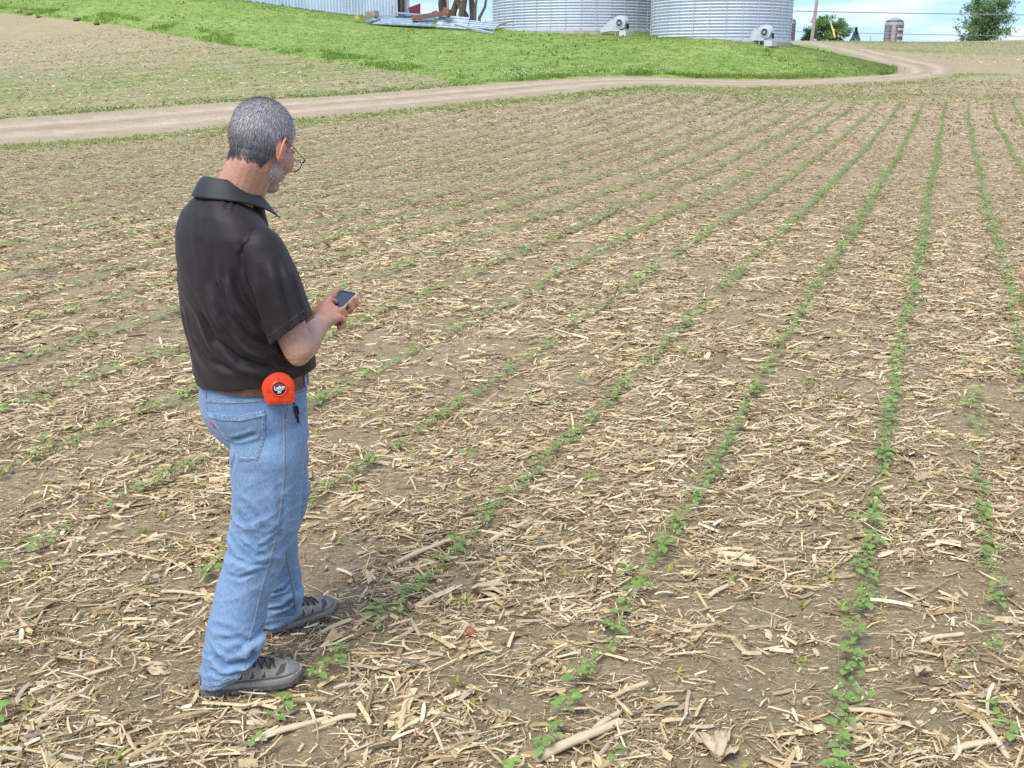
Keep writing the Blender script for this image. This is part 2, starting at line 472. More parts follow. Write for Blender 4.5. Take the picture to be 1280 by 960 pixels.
tv = np.stack([1 + .22 * rut - .20 * crown, 1 + .22 * rut - .15 * crown, 1 + .22 * rut - .28 * crown], -1) * (1 - .12 * edge[..., None] ** 3)
nR = len(R); I = np.arange((nR - 1) * NAC).reshape(nR - 1, NAC)[:, :-1]
Q = np.stack([I, I + 1, I + NAC + 1, I + NAC], -1).reshape(-1, 4)
road = link('road', np_mesh('road', np.concatenate([R, zr[..., None]], -1).reshape(-1, 3), Q, [M_ROAD], smooth=True, col=tv.reshape(-1, 3)))
tag(road, kind='structure')

# ------------------------------------------------------------------ grass bank (draped sheet) and its grass
M_BANK = mat('bank_turf', (.165, .26, .055), .9, spec=.1, col2=(.26, .33, .09), scale=.5, detail=9, bump=1.0, bscale=9,
             two=(2.5, (.115, .215, .035), .5, .68))
lowB = [(-75, 55)] + [tuple(px(u, v))[:2] for u, v in ((-60, 13), (0, 17), (95, 27), (240, 50), (360, 69), (430, 79), (540, 97), (575, 105))]
k0 = int(np.argmin(np.abs(inn[:, 0] - lowB[-1][0]) + np.abs(inn[:, 1] - lowB[-1][1]) * .2))
k1 = int(np.argmin(np.hypot(inn[:, 0] - 20.0, inn[:, 1] - 55.0)))
lowB = np.concatenate([np.array(lowB[:-1]), inn[k0:k1]])
uppB = np.concatenate([np.array([(-75, 118), (-40, 112), (-20, 108), (0, 108), (10, 112)]), inn[k1:][::-1][8:]])
lowB, uppB = resample(lowB, 360), resample(uppB, 360)
nV = 90
t = np.linspace(0, 1, nV)[None, :, None]
Bk = lowB[:, None] * (1 - t) + uppB[:, None] * t
j2 = (fbm(Bk[..., 0] * .7, Bk[..., 1] * .7, 4, 31) - .5) * 1.0 * (1 - t[..., 0]) ** 6
Bk[..., 1] += j2
def bank_z(X, Y): return macro(X, Y) + .05 + .10 * (fbm(X * .6, Y * .6, 4, 8) - .5)
bz = bank_z(Bk[..., 0], Bk[..., 1])
bz[:, 0] -= .08
I = np.arange(359 * nV).reshape(359, nV)[:, :-1]
Q = np.stack([I, I + nV, I + nV + 1, I + 1], -1).reshape(-1, 4)
bank = link('grass_bank', np_mesh('grass_bank', np.concatenate([Bk, bz[..., None]], -1).reshape(-1, 3), Q, [M_BANK], smooth=True)); tag(bank, kind='structure')

M_GRASS = mat('grass_blades', (1, 1, 1), .7, spec=.2, tone=True, trans=.35)
def blades(P, h, w, lean=.5, per=5, spread=.06, colA=(.145, .245, .05), colB=(.29, .355, .11), seed=1):
    """tufts of tapering bent blades at points P (N,3); h (N,) heights"""
    r = np.random.default_rng(seed); Nn = len(P)
    P = np.repeat(P, per, 0); h = np.repeat(h, per) * r.uniform(.55, 1.15, Nn * per)
    a = r.uniform(0, 2 * PI, len(P)); P = P + np.stack([np.cos(a), np.sin(a), a * 0], -1) * (r.uniform(0, spread, len(P)))[:, None]
    b = r.uniform(0, 2 * PI, len(P)); dx = np.stack([np.cos(b), np.sin(b), b * 0], -1); wd = np.stack([-np.sin(b), np.cos(b), b * 0], -1) * (w / 2)
    ln = r.uniform(.1, lean, len(P))[:, None] * h[:, None]
    up = np.array([0, 0, 1.0])
    v0, v1 = P - wd, P + wd
    mid = P + dx * ln * .35 + up * h[:, None] * .6
    v2, v3 = mid - wd * .7, mid + wd * .7
    tip = P + dx * ln + up * h[:, None] * .95
    Vv = np.stack([v0, v1, v3, v2, tip], 1).reshape(-1, 3)
    base = np.arange(len(P))[:, None] * 5
    k = r.uniform(0, 1, Nn * per)[:, None]
    k = k * .35 + .25 * np.repeat(vn(P[::per, 0] * .8, P[::per, 1] * .8, 6), per)[:, None] + .55 * np.repeat(ss(.3, .7, fbm(P[::per, 0] * .12, P[::per, 1] * .22, 3, 16)), per)[:, None]
    c = np.array(colA) * (1 - k) + np.array(colB) * k
    return Vv, base + np.array([[0, 1, 2, 3]]), base + np.array([[3, 2, 4]]), np.repeat(c, 5, 0)
r = np.random.default_rng(5)
def bank_pts(n, tmax=1.0, pw=1.0):
    i = r.uniform(0, 358.9, n); t_ = r.uniform(0, tmax, n) ** pw
    i0 = i.astype(int); f = i - i0
    lo = lowB[i0] * (1 - f[:, None]) + lowB[i0 + 1] * f[:, None]; up_ = uppB[i0] * (1 - f[:, None]) + uppB[i0 + 1] * f[:, None]
    p = lo * (1 - t_[:, None]) + up_ * t_[:, None]
    return np.column_stack([p, bank_z(p[:, 0], p[:, 1])])
parts = []
P = bank_pts(60000, .62); parts.append(blades(P, r.uniform(.03, .075, len(P)), .03, per=5, spread=.20, seed=2))
P = bank_pts(9000, .03); P = P[fbm(P[:, 0] * .5, P[:, 1] * .5, 3, 19) > .5]; parts.append(blades(P, r.uniform(.08, .24, len(P)), .03, per=4, spread=.2, colA=(.13, .25, .04), colB=(.24, .36, .06), seed=3))
# coarse dark clumps
C0 = bank_pts(260, .6); P = C0[r.integers(0, 260, 1200)] + np.column_stack([r.normal(0, .3, 1200), r.normal(0, .3, 1200), np.zeros(1200)])
P[:, 2] = bank_z(P[:, 0], P[:, 1]); parts.append(blades(P, r.uniform(.07, .2, len(P)), .035, per=5, colA=(.09, .20, .03), colB=(.15, .28, .05), seed=4))
Vv, fs, cs = join_parts(parts)
tag(link('grass', np_mesh('grass', Vv, fs, [M_GRASS], col=cs)), 'short green grass with darker tufts covering the bank', 'grass', kind='stuff')

# dandelion clocks: little white dots in drifts
C0 = np.array([tuple(px(u, v)) for u, v in ((230, 22), (260, 30), (300, 38), (345, 42), (370, 50), (500, 83), (510, 86), (620, 92), (640, 95), (660, 97), (700, 97), (735, 92), (720, 72), (880, 90), (590, 80), (980, 92), (470, 76), (835, 95))])
P = C0[r.integers(0, len(C0), 300)] + np.column_stack([r.normal(0, 1.1, 300), r.normal(0, .9, 300), np.zeros(300)])
P[:, 2] = bank_z(P[:, 0], P[:, 1]) + r.uniform(.08, .18, 300)
P = P[P[:, 1] > far_Y(P[:, 0]) + .2]
mb = MB()
for p in P:
    mb.ell(p, (.022, .022, .020), nu=6, nv=4)
mb.build('dandelion_clocks', mat('seed_heads', (.62, .62, .56), .9), smooth=True)
tag(bpy.data.objects['dandelion_clocks'], 'white dandelion seed heads scattered in the grass', 'flowers', kind='stuff')

# ------------------------------------------------------------------ crop litter: shredded corn stalks and husks
M_STRAW = mat('corn_residue', (.92, .92, .92), .75, spec=.25, vary=.18, scale=45, detail=3, tone=True)
def straw_tones(n, r, pale=.5):
    pal = np.array([(.64, .50, .27), (.56, .41, .205), (.43, .30, .145), (.28, .19, .095), (.76, .64, .40), (.47, .39, .27)])
    w = np.array([.30, .26, .16, .08, .13 * pale * 2, .07]); w /= w.sum()
    c = pal[r.choice(len(pal), n, p=w)]
    c = c * (1 - .45 * (r.random(n) < .16))[:, None]
    return np.clip(c * r.uniform(.82, 1.16, n)[:, None], 0, 1)
def ribbons(X, Y, L, W, lift, r, segs=3, vee=.25, prefer=None):
    """bent V-section shreds: segs+1 stations, 3 points across"""
    n = len(X); a = r.uniform(0, 2 * PI, n)
    if prefer is not None:
        a = np.where(r.random(n) < .45, prefer + r.normal(0, .5, n), a)
    Z = gz(X, Y); bend = r.normal(0, .14, n) + (r.random(n) < .12) * r.normal(0, .7, n); st = np.linspace(-.5, .5, segs + 1)
    tilt = r.normal(0, .15, n); arch = np.abs(r.normal(0, .05, n)); roll = r.normal(0, .5, n)
    Vv = np.zeros((n, segs + 1, 3, 3)); cum = np.zeros((n, 2))
    for i, s in enumerate(st):
        ang = a + bend * s
        cx_ = X + np.cos(ang) * L * s; cy_ = Y + np.sin(ang) * L * s
        cz_ = Z + lift + L * s * tilt + L * arch * (.25 - s * s)
        taper = 1 - .45 * (2 * abs(s)) ** 3 * (r.random(n))
        for j, q in enumerate((-.5, 0, .5)):
            wx = -np.sin(ang) * W * q * taper * np.cos(roll); wy = np.cos(ang) * W * q * taper * np.cos(roll)
            wz = W * q * np.sin(roll) + (W * vee if j == 1 else 0)
            Vv[:, i, j, 0] = cx_ + wx; Vv[:, i, j, 1] = cy_ + wy; Vv[:, i, j, 2] = cz_ + wz
    base = np.arange(n)[:, None, None] * ((segs + 1) * 3)
    ii = np.array([[i * 3 + j, i * 3 + j + 1, (i + 1) * 3 + j + 1, (i + 1) * 3 + j] for i in range(segs) for j in range(2)])
    Q = (base + ii[None]).reshape(-1, 4)
    return Vv.reshape(-1, 3), Q, np.zeros((0, 3), int)
def chips(X, Y, L, W, lift, r):
    n = len(X); a = r.uniform(0, 2 * PI, n); Z = gz(X, Y) + lift
    d = np.stack([np.cos(a), np.sin(a), r.normal(0, .25, n)], -1) * (L / 2)[:, None]; w = np.stack([-np.sin(a), np.cos(a), r.normal(0, .35, n)], -1) * (W / 2)[:, None]
    c = np.stack([X, Y, Z], -1); k = r.uniform(.2, 1, n)[:, None]
    Vv = np.stack([c - d - w, c - d + w * k, c + d + w, c + d - w * k], 1).reshape(-1, 3)
    return Vv, np.arange(n * 4).reshape(n, 4), np.zeros((0, 3), int)
def density(X, Y):
    """drifts of thicker litter, thinner along the planted rows"""
    ph = (X - ROWX0 - ROWT * Y) / ROWDX; fr = np.abs(ph - np.round(ph))
    d = fbm(X * 1.3, Y * 1.3, 3, 41) * .8 + fbm(X * 5, Y * 5, 3, 51) * 1.0 - .90
    d = .60 + d * 2.2
    d = d * (.6 + .4 * ss(.03, .12, fr))
    return np.clip(d, .06, 1)
def scatter(n, Y0, Y1, r, floor=0):
    """n points in the wedge seen by the camera (and a step beside it), uniform in area"""
    a, b = Y0, Y1; k, c = .56, .9
    Y = np.empty(0)
    u_ = r.random(n)
    ymax = k * b + c
    out = []
    while len(Y) < n:
        yy = r.uniform(a, b, n * 2); keep = r.random(n * 2) < (k * yy + c) / ymax
        Y = np.concatenate([Y, yy[keep]])
    Y = Y[:n]; X = r.uniform(-1, 1, n) * (k * Y + c)
    keep = (r.random(n) < np.maximum(density(X, Y), floor)) & (Y < near_Y(X) - .3 - .8 * vn(X, Y, 3))
    # bare ground under the man's shoes is left clear of tall pieces
    return X[keep], Y[keep]
r = np.random.default_rng(23)
parts = []
PREF = .35
for n_, y0, y1, L0, L1, W0, W1, lf, sg, kind in (
        (120000, 1.6, 6, .015, .075, .0010, .0026, .010, 2, 'f'), (2600, 1.6, 6, .05, .16, .012, .030, .012, 4, 'h'), (5000, 6, 13, .07, .20, .016, .036, .012, 3, 'h'), (110000, 6, 13, .02, .09, .0016, .004, .010, 1, 'f'),
        (100000, 1.6, 6, .012, .07, .002, .007, .018, 2, 'r'), (15000, 1.6, 6, .05, .15, .004, .013, .028, 4, 'r'), (9000, 1.6, 6, .03, .12, .007, .017, .022, 3, 'r'), (90000, 1.6, 6, .006, .024, .002, .008, .010, 1, 'c'),
        (150000, 6, 13, .02, .09, .003, .009, .018, 2, 'r'), (22000, 6, 13, .06, .18, .006, .016, .028, 3, 'r'), (18000, 6, 13, .04, .13, .010, .021, .024, 2, 'r'), (120000, 6, 13, .01, .03, .004, .010, .012, 1, 'c'),
        (120000, 13, 26, .05, .16, .006, .016, .018, 2, 'r'), (90000, 13, 26, .02, .06, .008, .016, .012, 1, 'c'),
        (120000, 26, 46, .08, .24, .012, .03, .02, 1, 'c')):
    X, Y = scatter(n_, y0, y1, r, .45 if kind == 'f' else 0); n2 = len(X)
    L_ = L0 + (L1 - L0) * r.random(n2) ** 1.8; W_ = W0 + (W1 - W0) * r.random(n2) ** 1.5
    lift = r.uniform(.001, lf, n2)
    if kind != 'c':
        a_, b_, c_ = ribbons(X, Y, L_, W_, lift, r, sg, vee=.08 if kind == 'h' else .25, prefer=PREF); per = (sg + 1) * 3
    else:
        a_, b_, c_ = chips(X, Y, L_, W_, lift, r); per = 4
    tn_ = straw_tones(n2, r)
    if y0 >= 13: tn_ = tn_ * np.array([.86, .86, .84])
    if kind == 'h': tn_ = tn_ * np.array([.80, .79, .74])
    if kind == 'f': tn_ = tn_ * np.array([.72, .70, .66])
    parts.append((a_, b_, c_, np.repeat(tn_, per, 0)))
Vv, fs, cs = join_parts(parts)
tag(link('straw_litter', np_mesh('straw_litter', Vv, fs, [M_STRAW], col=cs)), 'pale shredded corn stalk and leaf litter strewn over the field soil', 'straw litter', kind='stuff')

# litter on the field left of the road and on the slope right of the loop
parts = []
for n_, box in ((34000, 'L'), (20000, 'R')):
    if box == 'L':
        X = r.uniform(-42, -3, n_); Y = far_Y(X) + .5 + r.random(n_) * 34
        bY = np.interp(X, lowB[:60, 0], lowB[:60, 1]); keep = (Y < bY - .2) & (r.random(n_) < .35 + .65 * fbm(X * .5, Y * .9, 3, 3))
    else:
        X = r.uniform(16, 75, n_); Y = r.uniform(40, 118, n_)
        oy = np.interp(Y, ou[300:, 1], ou[300:, 0]); keep = (X > np.where(Y > 52, oy + .6, 0)) & (Y > near_Y(X) + .3 + (X > 22) * -12) & (np.abs(X) < .58 * Y + 3) & (r.random(n_) < .8)
    X, Y = X[keep], Y[keep]; n2 = len(X)
    a_, b_, c_ = chips(X, Y, r.uniform(.08, .26, n2), r.uniform(.015, .04, n2), r.uniform(.01, .03, n2), r)
    parts.append((a_, b_, c_, np.repeat(straw_tones(n2, r), 4, 0)))
Vv, fs, cs = join_parts(parts)
tag(link('far_straw_litter', np_mesh('far_straw_litter', Vv, fs, [M_STRAW], col=cs)), 'corn litter on the fields beyond the dirt road', 'straw litter', kind='stuff')

# ------------------------------------------------------------------ soil crumbs and small clods
M_CLOD = mat('soil_clods', (.24, .17, .11), .95, spec=.1, vary=.25, scale=30, bump=.5, bscale=80)
def clods(n, y0, y1, s0, s1, r, tris=True):
    X, Y = scatter(n, y0, y1, r); n = len(X)
    ico = np.array([(0, 0, 1), (.9, 0, .2), (.28, .85, .25), (-.72, .53, .2), (-.72, -.53, .3), (.28, -.85, .2), (0, 0, -.5)])
    f = np.array([(0, 1, 2), (0, 2, 3), (0, 3, 4), (0, 4, 5), (0, 5, 1), (6, 2, 1), (6, 3, 2), (6, 4, 3), (6, 5, 4), (6, 1, 5)])
    s = (s0 + (s1 - s0) * r.random(n) ** 3)
    a = r.uniform(0, 2 * PI, n); ca, sa = np.cos(a), np.sin(a)
    v = ico[None] * r.uniform(.7, 1.25, (n, 7, 3)) * s[:, None, None]
    x = v[..., 0] * ca[:, None] - v[..., 1] * sa[:, None]; y = v[..., 0] * sa[:, None] + v[..., 1] * ca[:, None]
    z = v[..., 2] * .8 + (gz(X, Y) + s * .2)[:, None]
    Vv = np.stack([x + X[:, None], y + Y[:, None], z], -1).reshape(-1, 3)
    return Vv, (np.arange(n)[:, None, None] * 7 + f[None]).reshape(-1, 3)
r = np.random.default_rng(77)
v1, f1 = clods(26000, 1.6, 6, .002, .013, r); v2, f2 = clods(12000, 6, 16, .004, .02, r)
tag(link('soil_crumbs', np_mesh('soil_crumbs', np.concatenate([v1, v2]), [np.concatenate([f1, f2 + len(v1)])], [M_CLOD])), 'brown soil crumbs and small clods between the litter', 'soil crumbs', kind='stuff')
# ------------------------------------------------------------------ soybean seedlings
M_LEAF = mat('seedling_leaf', (.20, .335, .075), .5, spec=.4, vary=.22, scale=25, tone=True, trans=.30)
M_STEM = mat('seedling_stem', (.20, .30, .08), .6)
def leaf_np(base, dirv, L, W, droop, up=(0, 0, 1), cup=.15):
    """one rounded leaf blade: 4 x 3 quads, with a folded midrib and drooping tip"""
    d = np.array(dirv, float); d /= np.linalg.norm(d); side = np.cross(d, up); side /= np.linalg.norm(side); nrm = np.cross(side, d)
    prof = [(0, .10), (.18, .62), (.45, 1.0), (.72, .82), (.93, .34), (1.0, .03)]
    V = []
    for s, w in prof:
        c = np.array(base) + d * (L * s) - np.array([0, 0, 1]) * droop * L * s * s
        for q in (-1, -.5, 0, .5, 1):
            V.append(c + side * (q * w * W / 2) + nrm * (cup * W * (abs(q) ** 1.3) * w * .9))
    F = [(i * 5 + j, i * 5 + j + 1, (i + 1) * 5 + j + 1, (i + 1) * 5 + j) for i in range(5) for j in range(4)]
    return V, F
def seedling(r, big=1.0, n_tri=1):
    LV, LF, cs = [], [], []
    h = r.uniform(.032, .052) * big; a0 = r.uniform(0, PI)
    lean = np.array([r.normal(0, .006), r.normal(0, .006), 0])
    def put(base, ang, L, W, rise, droop, tone):
        v, f = leaf_np(base, (math.cos(ang), math.sin(ang), rise), L, W, droop)
        o = len(LV); LV.extend(v); LF.extend([tuple(i + o for i in q) for q in f]); cs.extend([tone] * len(v))
    st = MB(); top = np.array([0, 0, h]) + lean
    st.tube([(0, 0, -.012), tuple(lean * .5 + (0, 0, h * .5)), tuple(top)], [.0016, .0014, .0012], 5)
    for k in range(2):                                     # the rounded first pair
        ang = a0 + k * PI + r.normal(0, .25); pet = top + np.array([math.cos(ang), math.sin(ang), .5]) * .010 * big
        st.tube([tuple(top), tuple(pet)], .0009, 4)
        L = r.uniform(.030, .040) * big; put(pet, ang, L, L * r.uniform(.78, .92), r.uniform(-.05, .35), r.uniform(.1, .45), (r.uniform(.9, 1.15),) * 3)
    for q in range(n_tri):                                 # the first three-part leaf, paler
        ang = a0 + PI / 2 + r.normal(0, .4) + q * PI; tip = top + np.array([math.cos(ang) * .012, math.sin(ang) * .012, .020 + .006 * q]) * big
        st.tube([tuple(top), tuple(tip)], .0008, 4)
        for dl, ll in ((-1.1, .8), (0, 1), (1.1, .8)):
            L = r.uniform(.020, .028) * ll * big; put(tip, ang + dl, L, L * .62, r.uniform(.1, .5), .35, (1.15, 1.12, 1.0))
    return np.array(LV), np.array(LF), np.array(cs), st
r = np.random.default_rng(3)
variants = []
for k in range(7):
    LV, LF, cs, st = seedling(r, 1.0, 1 if k % 3 else 2)
    variants.append((np_mesh('leaves', LV, LF, [M_LEAF], smooth=True, col=cs), st.mesh('stem', M_STEM), (LV, LF, cs)))

# one spec per row: (row index, thinning pattern seed, share of stand, where it runs)
def row_x(k, Y): return ROWX0 + ROWDX * k + ROWT * Y
share = {2: .6, 1: .7, 0: 1.0, -1: 1.05, -2: .86, -3: .72, -4: .8, -5: .85, -6: .85}
row_label = {
    .57: 'soybean seedling in the thin crop row to the right of the densest one',
    0: 'soybean seedling in the densest green crop row, running up toward the lone silo',
    -1: 'seedling in the crop row directly left of the densest one, beside the thickest stalk',
    -2: 'soybean seedling in the crop row just in front of the shoe toes',
    -3: 'soybean seedling in the crop row just behind the man\'s heels',
    -4: 'soybean seedling in the second crop row behind the man\'s heels',
    -5: 'soybean seedling in the third crop row behind the man\'s heels',
    }
pts = []
for k in list(range(-52, 22)) + [.57]:
    Y = np.arange(1.5, 42, .042) ; Y = Y + r.normal(0, .012, len(Y)); X = row_x(k, Y) + r.normal(0, .014 + .014 * (Y > 7), len(Y)) + .02 * np.sin(Y * .7 + k)
    sh = share.get(k, .95); g = fbm(Y * 1.4 + k * 7.7, Y * 0 + k * 3.1, 3, 61)
    keep = (np.abs(X) < .57 * Y + .5) & (Y < near_Y(X) - 1.6 - 1.2 * vn(X, X * 0, 9)) & (g > .70 - .62 * min(sh, 1) - .25 * ss(9, 14, Y)) & (r.random(len(Y)) < .45 + .5 * sh)
    if k == .57: keep &= (Y < 5.6) & (r.random(len(Y)) < .6)
    keep &= r.random(len(Y)) < .66 + .4 * (Y > 11) + .8 * np.clip(fbm(Y * 6 + k, Y * 0 + k * 1.7, 2, 67) - .3, 0, .5)
    ends = np.where(X > 6, Y < 38.2, True)
    keep &= ends
    for x, y in zip(X[keep], Y[keep]): pts.append((k, x, y))
extra = []
for _ in range(1100):                                       # strays beside the rows, a few doubles
    k, x, y = pts[r.integers(0, len(pts))]; extra.append((k, x + r.normal(0, .20), y + r.normal(0, .1)))
pts += extra
pts = [(k, x, y) for k, x, y in pts if not (-1.02 < x < -.60 and 2.55 < y < 3.30 and min(math.hypot(x + .81, (y - 2.67) * 1.6), math.hypot(x + .75, (y - 3.10) * 1.2)) < .20)]
pts.sort(key=lambda p: math.hypot(p[1], p[2]))
def in_view(x, y):
    dep = y * CT + CAM_H * ST; u = 640 + FPX * x / dep; v = 480 + FPX * (CAM_H * CT - y * ST) / dep
    return 4 < u < 1276 and v < 955
near_pts, far_pts = [], []
for p in pts: (near_pts if len(near_pts) < 298 and in_view(p[1], p[2]) and p[0] in row_label else far_pts).append(p)
xs = np.array([p[1] for p in near_pts]); ys = np.array([p[2] for p in near_pts]); zs = gz(xs, ys)
for i, (k, x, y) in enumerate(near_pts):
    va = variants[int(r.integers(0, 7))]
    root = bpy.data.objects.new('soybean_seedling', None); COL.objects.link(root); root.empty_display_size = .02
    root.location = (x, y, zs[i] + .004); root.rotation_euler = (0, 0, r.uniform(0, 6.28)); s = r.uniform(.66, 1.15); root.scale = (s, s, s)
    a = bpy.data.objects.new('leaves', va[0]); COL.objects.link(a); a.parent = root
    b = bpy.data.objects.new('stem', va[1]); COL.objects.link(b); b.parent = root
    tag(root, row_label[k], 'seedling', {0: 'soybean seedlings of the densest row', .57: 'soybean seedlings of the thin right row',
        -1: 'soybean seedlings of the row left of the densest', -2: 'soybean seedlings of the row before the shoes', -3: 'soybean seedlings of the row behind the heels',
        -4: 'soybean seedlings of the second row behind the man', -5: 'soybean seedlings of the third row behind the man'}[k])
# the rest of the stand, as one mass
def stamp(P, r, smin=.8, smax=1.25, simple=False):
    out = []
    ids = r.integers(0, 7, len(P))
    for vi in range(7):
        sel = P[ids == vi]
        if not len(sel): continue
        LV, LF, cs = variants[vi][2]
        if simple:                                         # far away: each leaf as 2 x 2 quads
            nl = len(LV) // 30; keepi = np.concatenate([[l * 30 + i * 5 + j for i in (0, 2, 5) for j in (0, 2, 4)] for l in range(nl)])
            LV, cs = LV[keepi], cs[keepi]
            LF = np.array([[l * 9 + i * 3 + j, l * 9 + i * 3 + j + 1, l * 9 + (i + 1) * 3 + j + 1, l * 9 + (i + 1) * 3 + j] for l in range(nl) for i in range(2) for j in range(2)])
        n = len(sel); a = r.uniform(0, 6.28, n); s = r.uniform(smin, smax, n); z = gz(sel[:, 0], sel[:, 1])
        x = (LV[None, :, 0] * np.cos(a)[:, None] - LV[None, :, 1] * np.sin(a)[:, None]) * s[:, None] + sel[:, 0][:, None]
        y = (LV[None, :, 0] * np.sin(a)[:, None] + LV[None, :, 1] * np.cos(a)[:, None]) * s[:, None] + sel[:, 1][:, None]
        zz = LV[None, :, 2] * s[:, None] + z[:, None]
        out.append((np.stack([x, y, zz], -1).reshape(-1, 3), (np.arange(n)[:, None, None] * len(LV) + LF[None]).reshape(-1, 4), np.zeros((0, 3), int),
                    (np.tile(cs, (n, 1)) * np.repeat(r.uniform(.85, 1.2, n), len(LV))[:, None])))
    return out
FP = np.array([(x, y) for k, x, y in far_pts]); near_m = FP[:, 1] < 9
parts = stamp(FP[near_m], r) + stamp(FP[~near_m], r, 1.0, 1.55, simple=True)
Vv, fs, cs = join_parts(parts)
tag(link('soybean_rows', np_mesh('soybean_rows', Vv, fs, [M_LEAF], col=cs)), 'green rows of soybean seedlings running away to the headland', 'crop rows', kind='stuff')

# headland rows that cross the ends, rows curving round the loop, rows of the field left of the road
parts = []
L1 = []
for j in range(7):
    X = np.arange(-4, 24, .10); Y = near_Y(X) - 1.1 - j * .55 - .4; keep = (r.random(len(X)) < (.5 if j in (3, 5) else .25)) & (Y > 34) & (X > 3 if j else X > -9)
    L1.append(np.column_stack([X, Y + r.normal(0, .05, len(X))])[keep])
seg = ou[300:]
tg = np.gradient(seg, axis=0); nn_ = np.stack([tg[:, 1], -tg[:, 0]], -1); nn_ /= np.linalg.norm(nn_, axis=1)[:, None]
for j in range(1, 34):
    off = seg + nn_ * (.9 + j * .95); off = resample(smooth_line(off, 20), 900)
    keep = (r.random(900) < .75) & (off[:, 1] > 39) & (np.abs(off[:, 0]) < .6 * off[:, 1]) & (off[:, 1] < 105)
    keep &= ~((off[:, 1] < near_Y(off[:, 0]) - 0) & (off[:, 0] < 22) & (off[:, 1] < 41))
    L1.append((off + r.normal(0, .04, off.shape))[keep])
for j in range(26):
    X = np.arange(-44, -2, .10); Y = far_Y(X) + .9 + j * .95 + .1 * np.sin(X * .3)
    bY = np.interp(X, lowB[:60, 0], lowB[:60, 1]); g = fbm(X * .25 + j * 5, X * 0 + j, 2, 81)
    keep = (Y < bY - 1.2) & (r.random(len(X)) < np.clip((g - .25) * 1.6, 0, .8)) & (np.abs(X) < .6 * Y)
    L1.append(np.column_stack([X, Y + r.normal(0, .05, len(X))])[keep])
P = np.concatenate(L1)
Vv, fs, cs = join_parts(stamp(P, r, 1.6, 2.6, simple=True))
tag(link('far_soybean_rows', np_mesh('far_soybean_rows', Vv, fs, [M_LEAF], col=cs)), 'far green seedling rows curving round the loop and beyond the road', 'crop rows', kind='stuff')

# weed sprouts: yellow-green, scattered, and the green verge along the road
X, Y = scatter(6500, 1.7, 16, r, .5); n_ = len(X); P = np.column_stack([X, Y, gz(X, Y)])
P = P[r.random(n_) < .5]
parts = [blades(P, r.uniform(.015, .035, len(P)), .012, lean=2.2, per=5, spread=.012, colA=(.24, .34, .05), colB=(.40, .46, .10), seed=9)]
X = r.uniform(-22, 24, 26000); hdv = r.normal(-.9, .7, 26000); Y = near_Y(X) + hdv; keep = (hdv < .1) & (r.random(26000) < np.where(X > 6, .14, .32) * (.25 + .75 * fbm(X * .8, Y * .8, 3, 91)))
P = np.column_stack([X, Y, gz(X, Y)])[keep]; parts.append(blades(P, r.uniform(.03, .10, len(P)), .022, lean=1.0, per=4, spread=.08, colA=(.20, .29, .06), colB=(.33, .40, .12), seed=12))
X = r.uniform(2, 26, 16000); Y = 39.8 + r.normal(0, .7, 16000) - .02 * (X - 14); P = np.column_stack([X, Y, gz(X, Y)])[(r.random(16000) < .15) & (Y < near_Y(X) - .5)]
parts.append(blades(P, r.uniform(.03, .08, len(P)), .02, lean=1.0, per=4, spread=.1, colA=(.20, .29, .06), colB=(.33, .40, .12), seed=13))
X = r.uniform(-26, -1, 16000); hdv = np.abs(r.normal(.5, .9, 16000)); Y = far_Y(X) + hdv; P = np.column_stack([X, Y, gz(X, Y)])[(r.random(16000) < .25 * fbm(X * .5, Y * .8, 3, 95))]
parts.append(blades(P, r.uniform(.03, .09, len(P)), .022, lean=1.0, per=4, spread=.08, colA=(.15, .26, .05), colB=(.26, .36, .08), seed=14))
Vv, fs, cs = join_parts(parts)
tag(link('weeds', np_mesh('weeds', Vv, fs, [M_GRASS], col=cs)), 'low yellow-green weed sprouts in the field and along the road verge', 'weeds', kind='stuff')
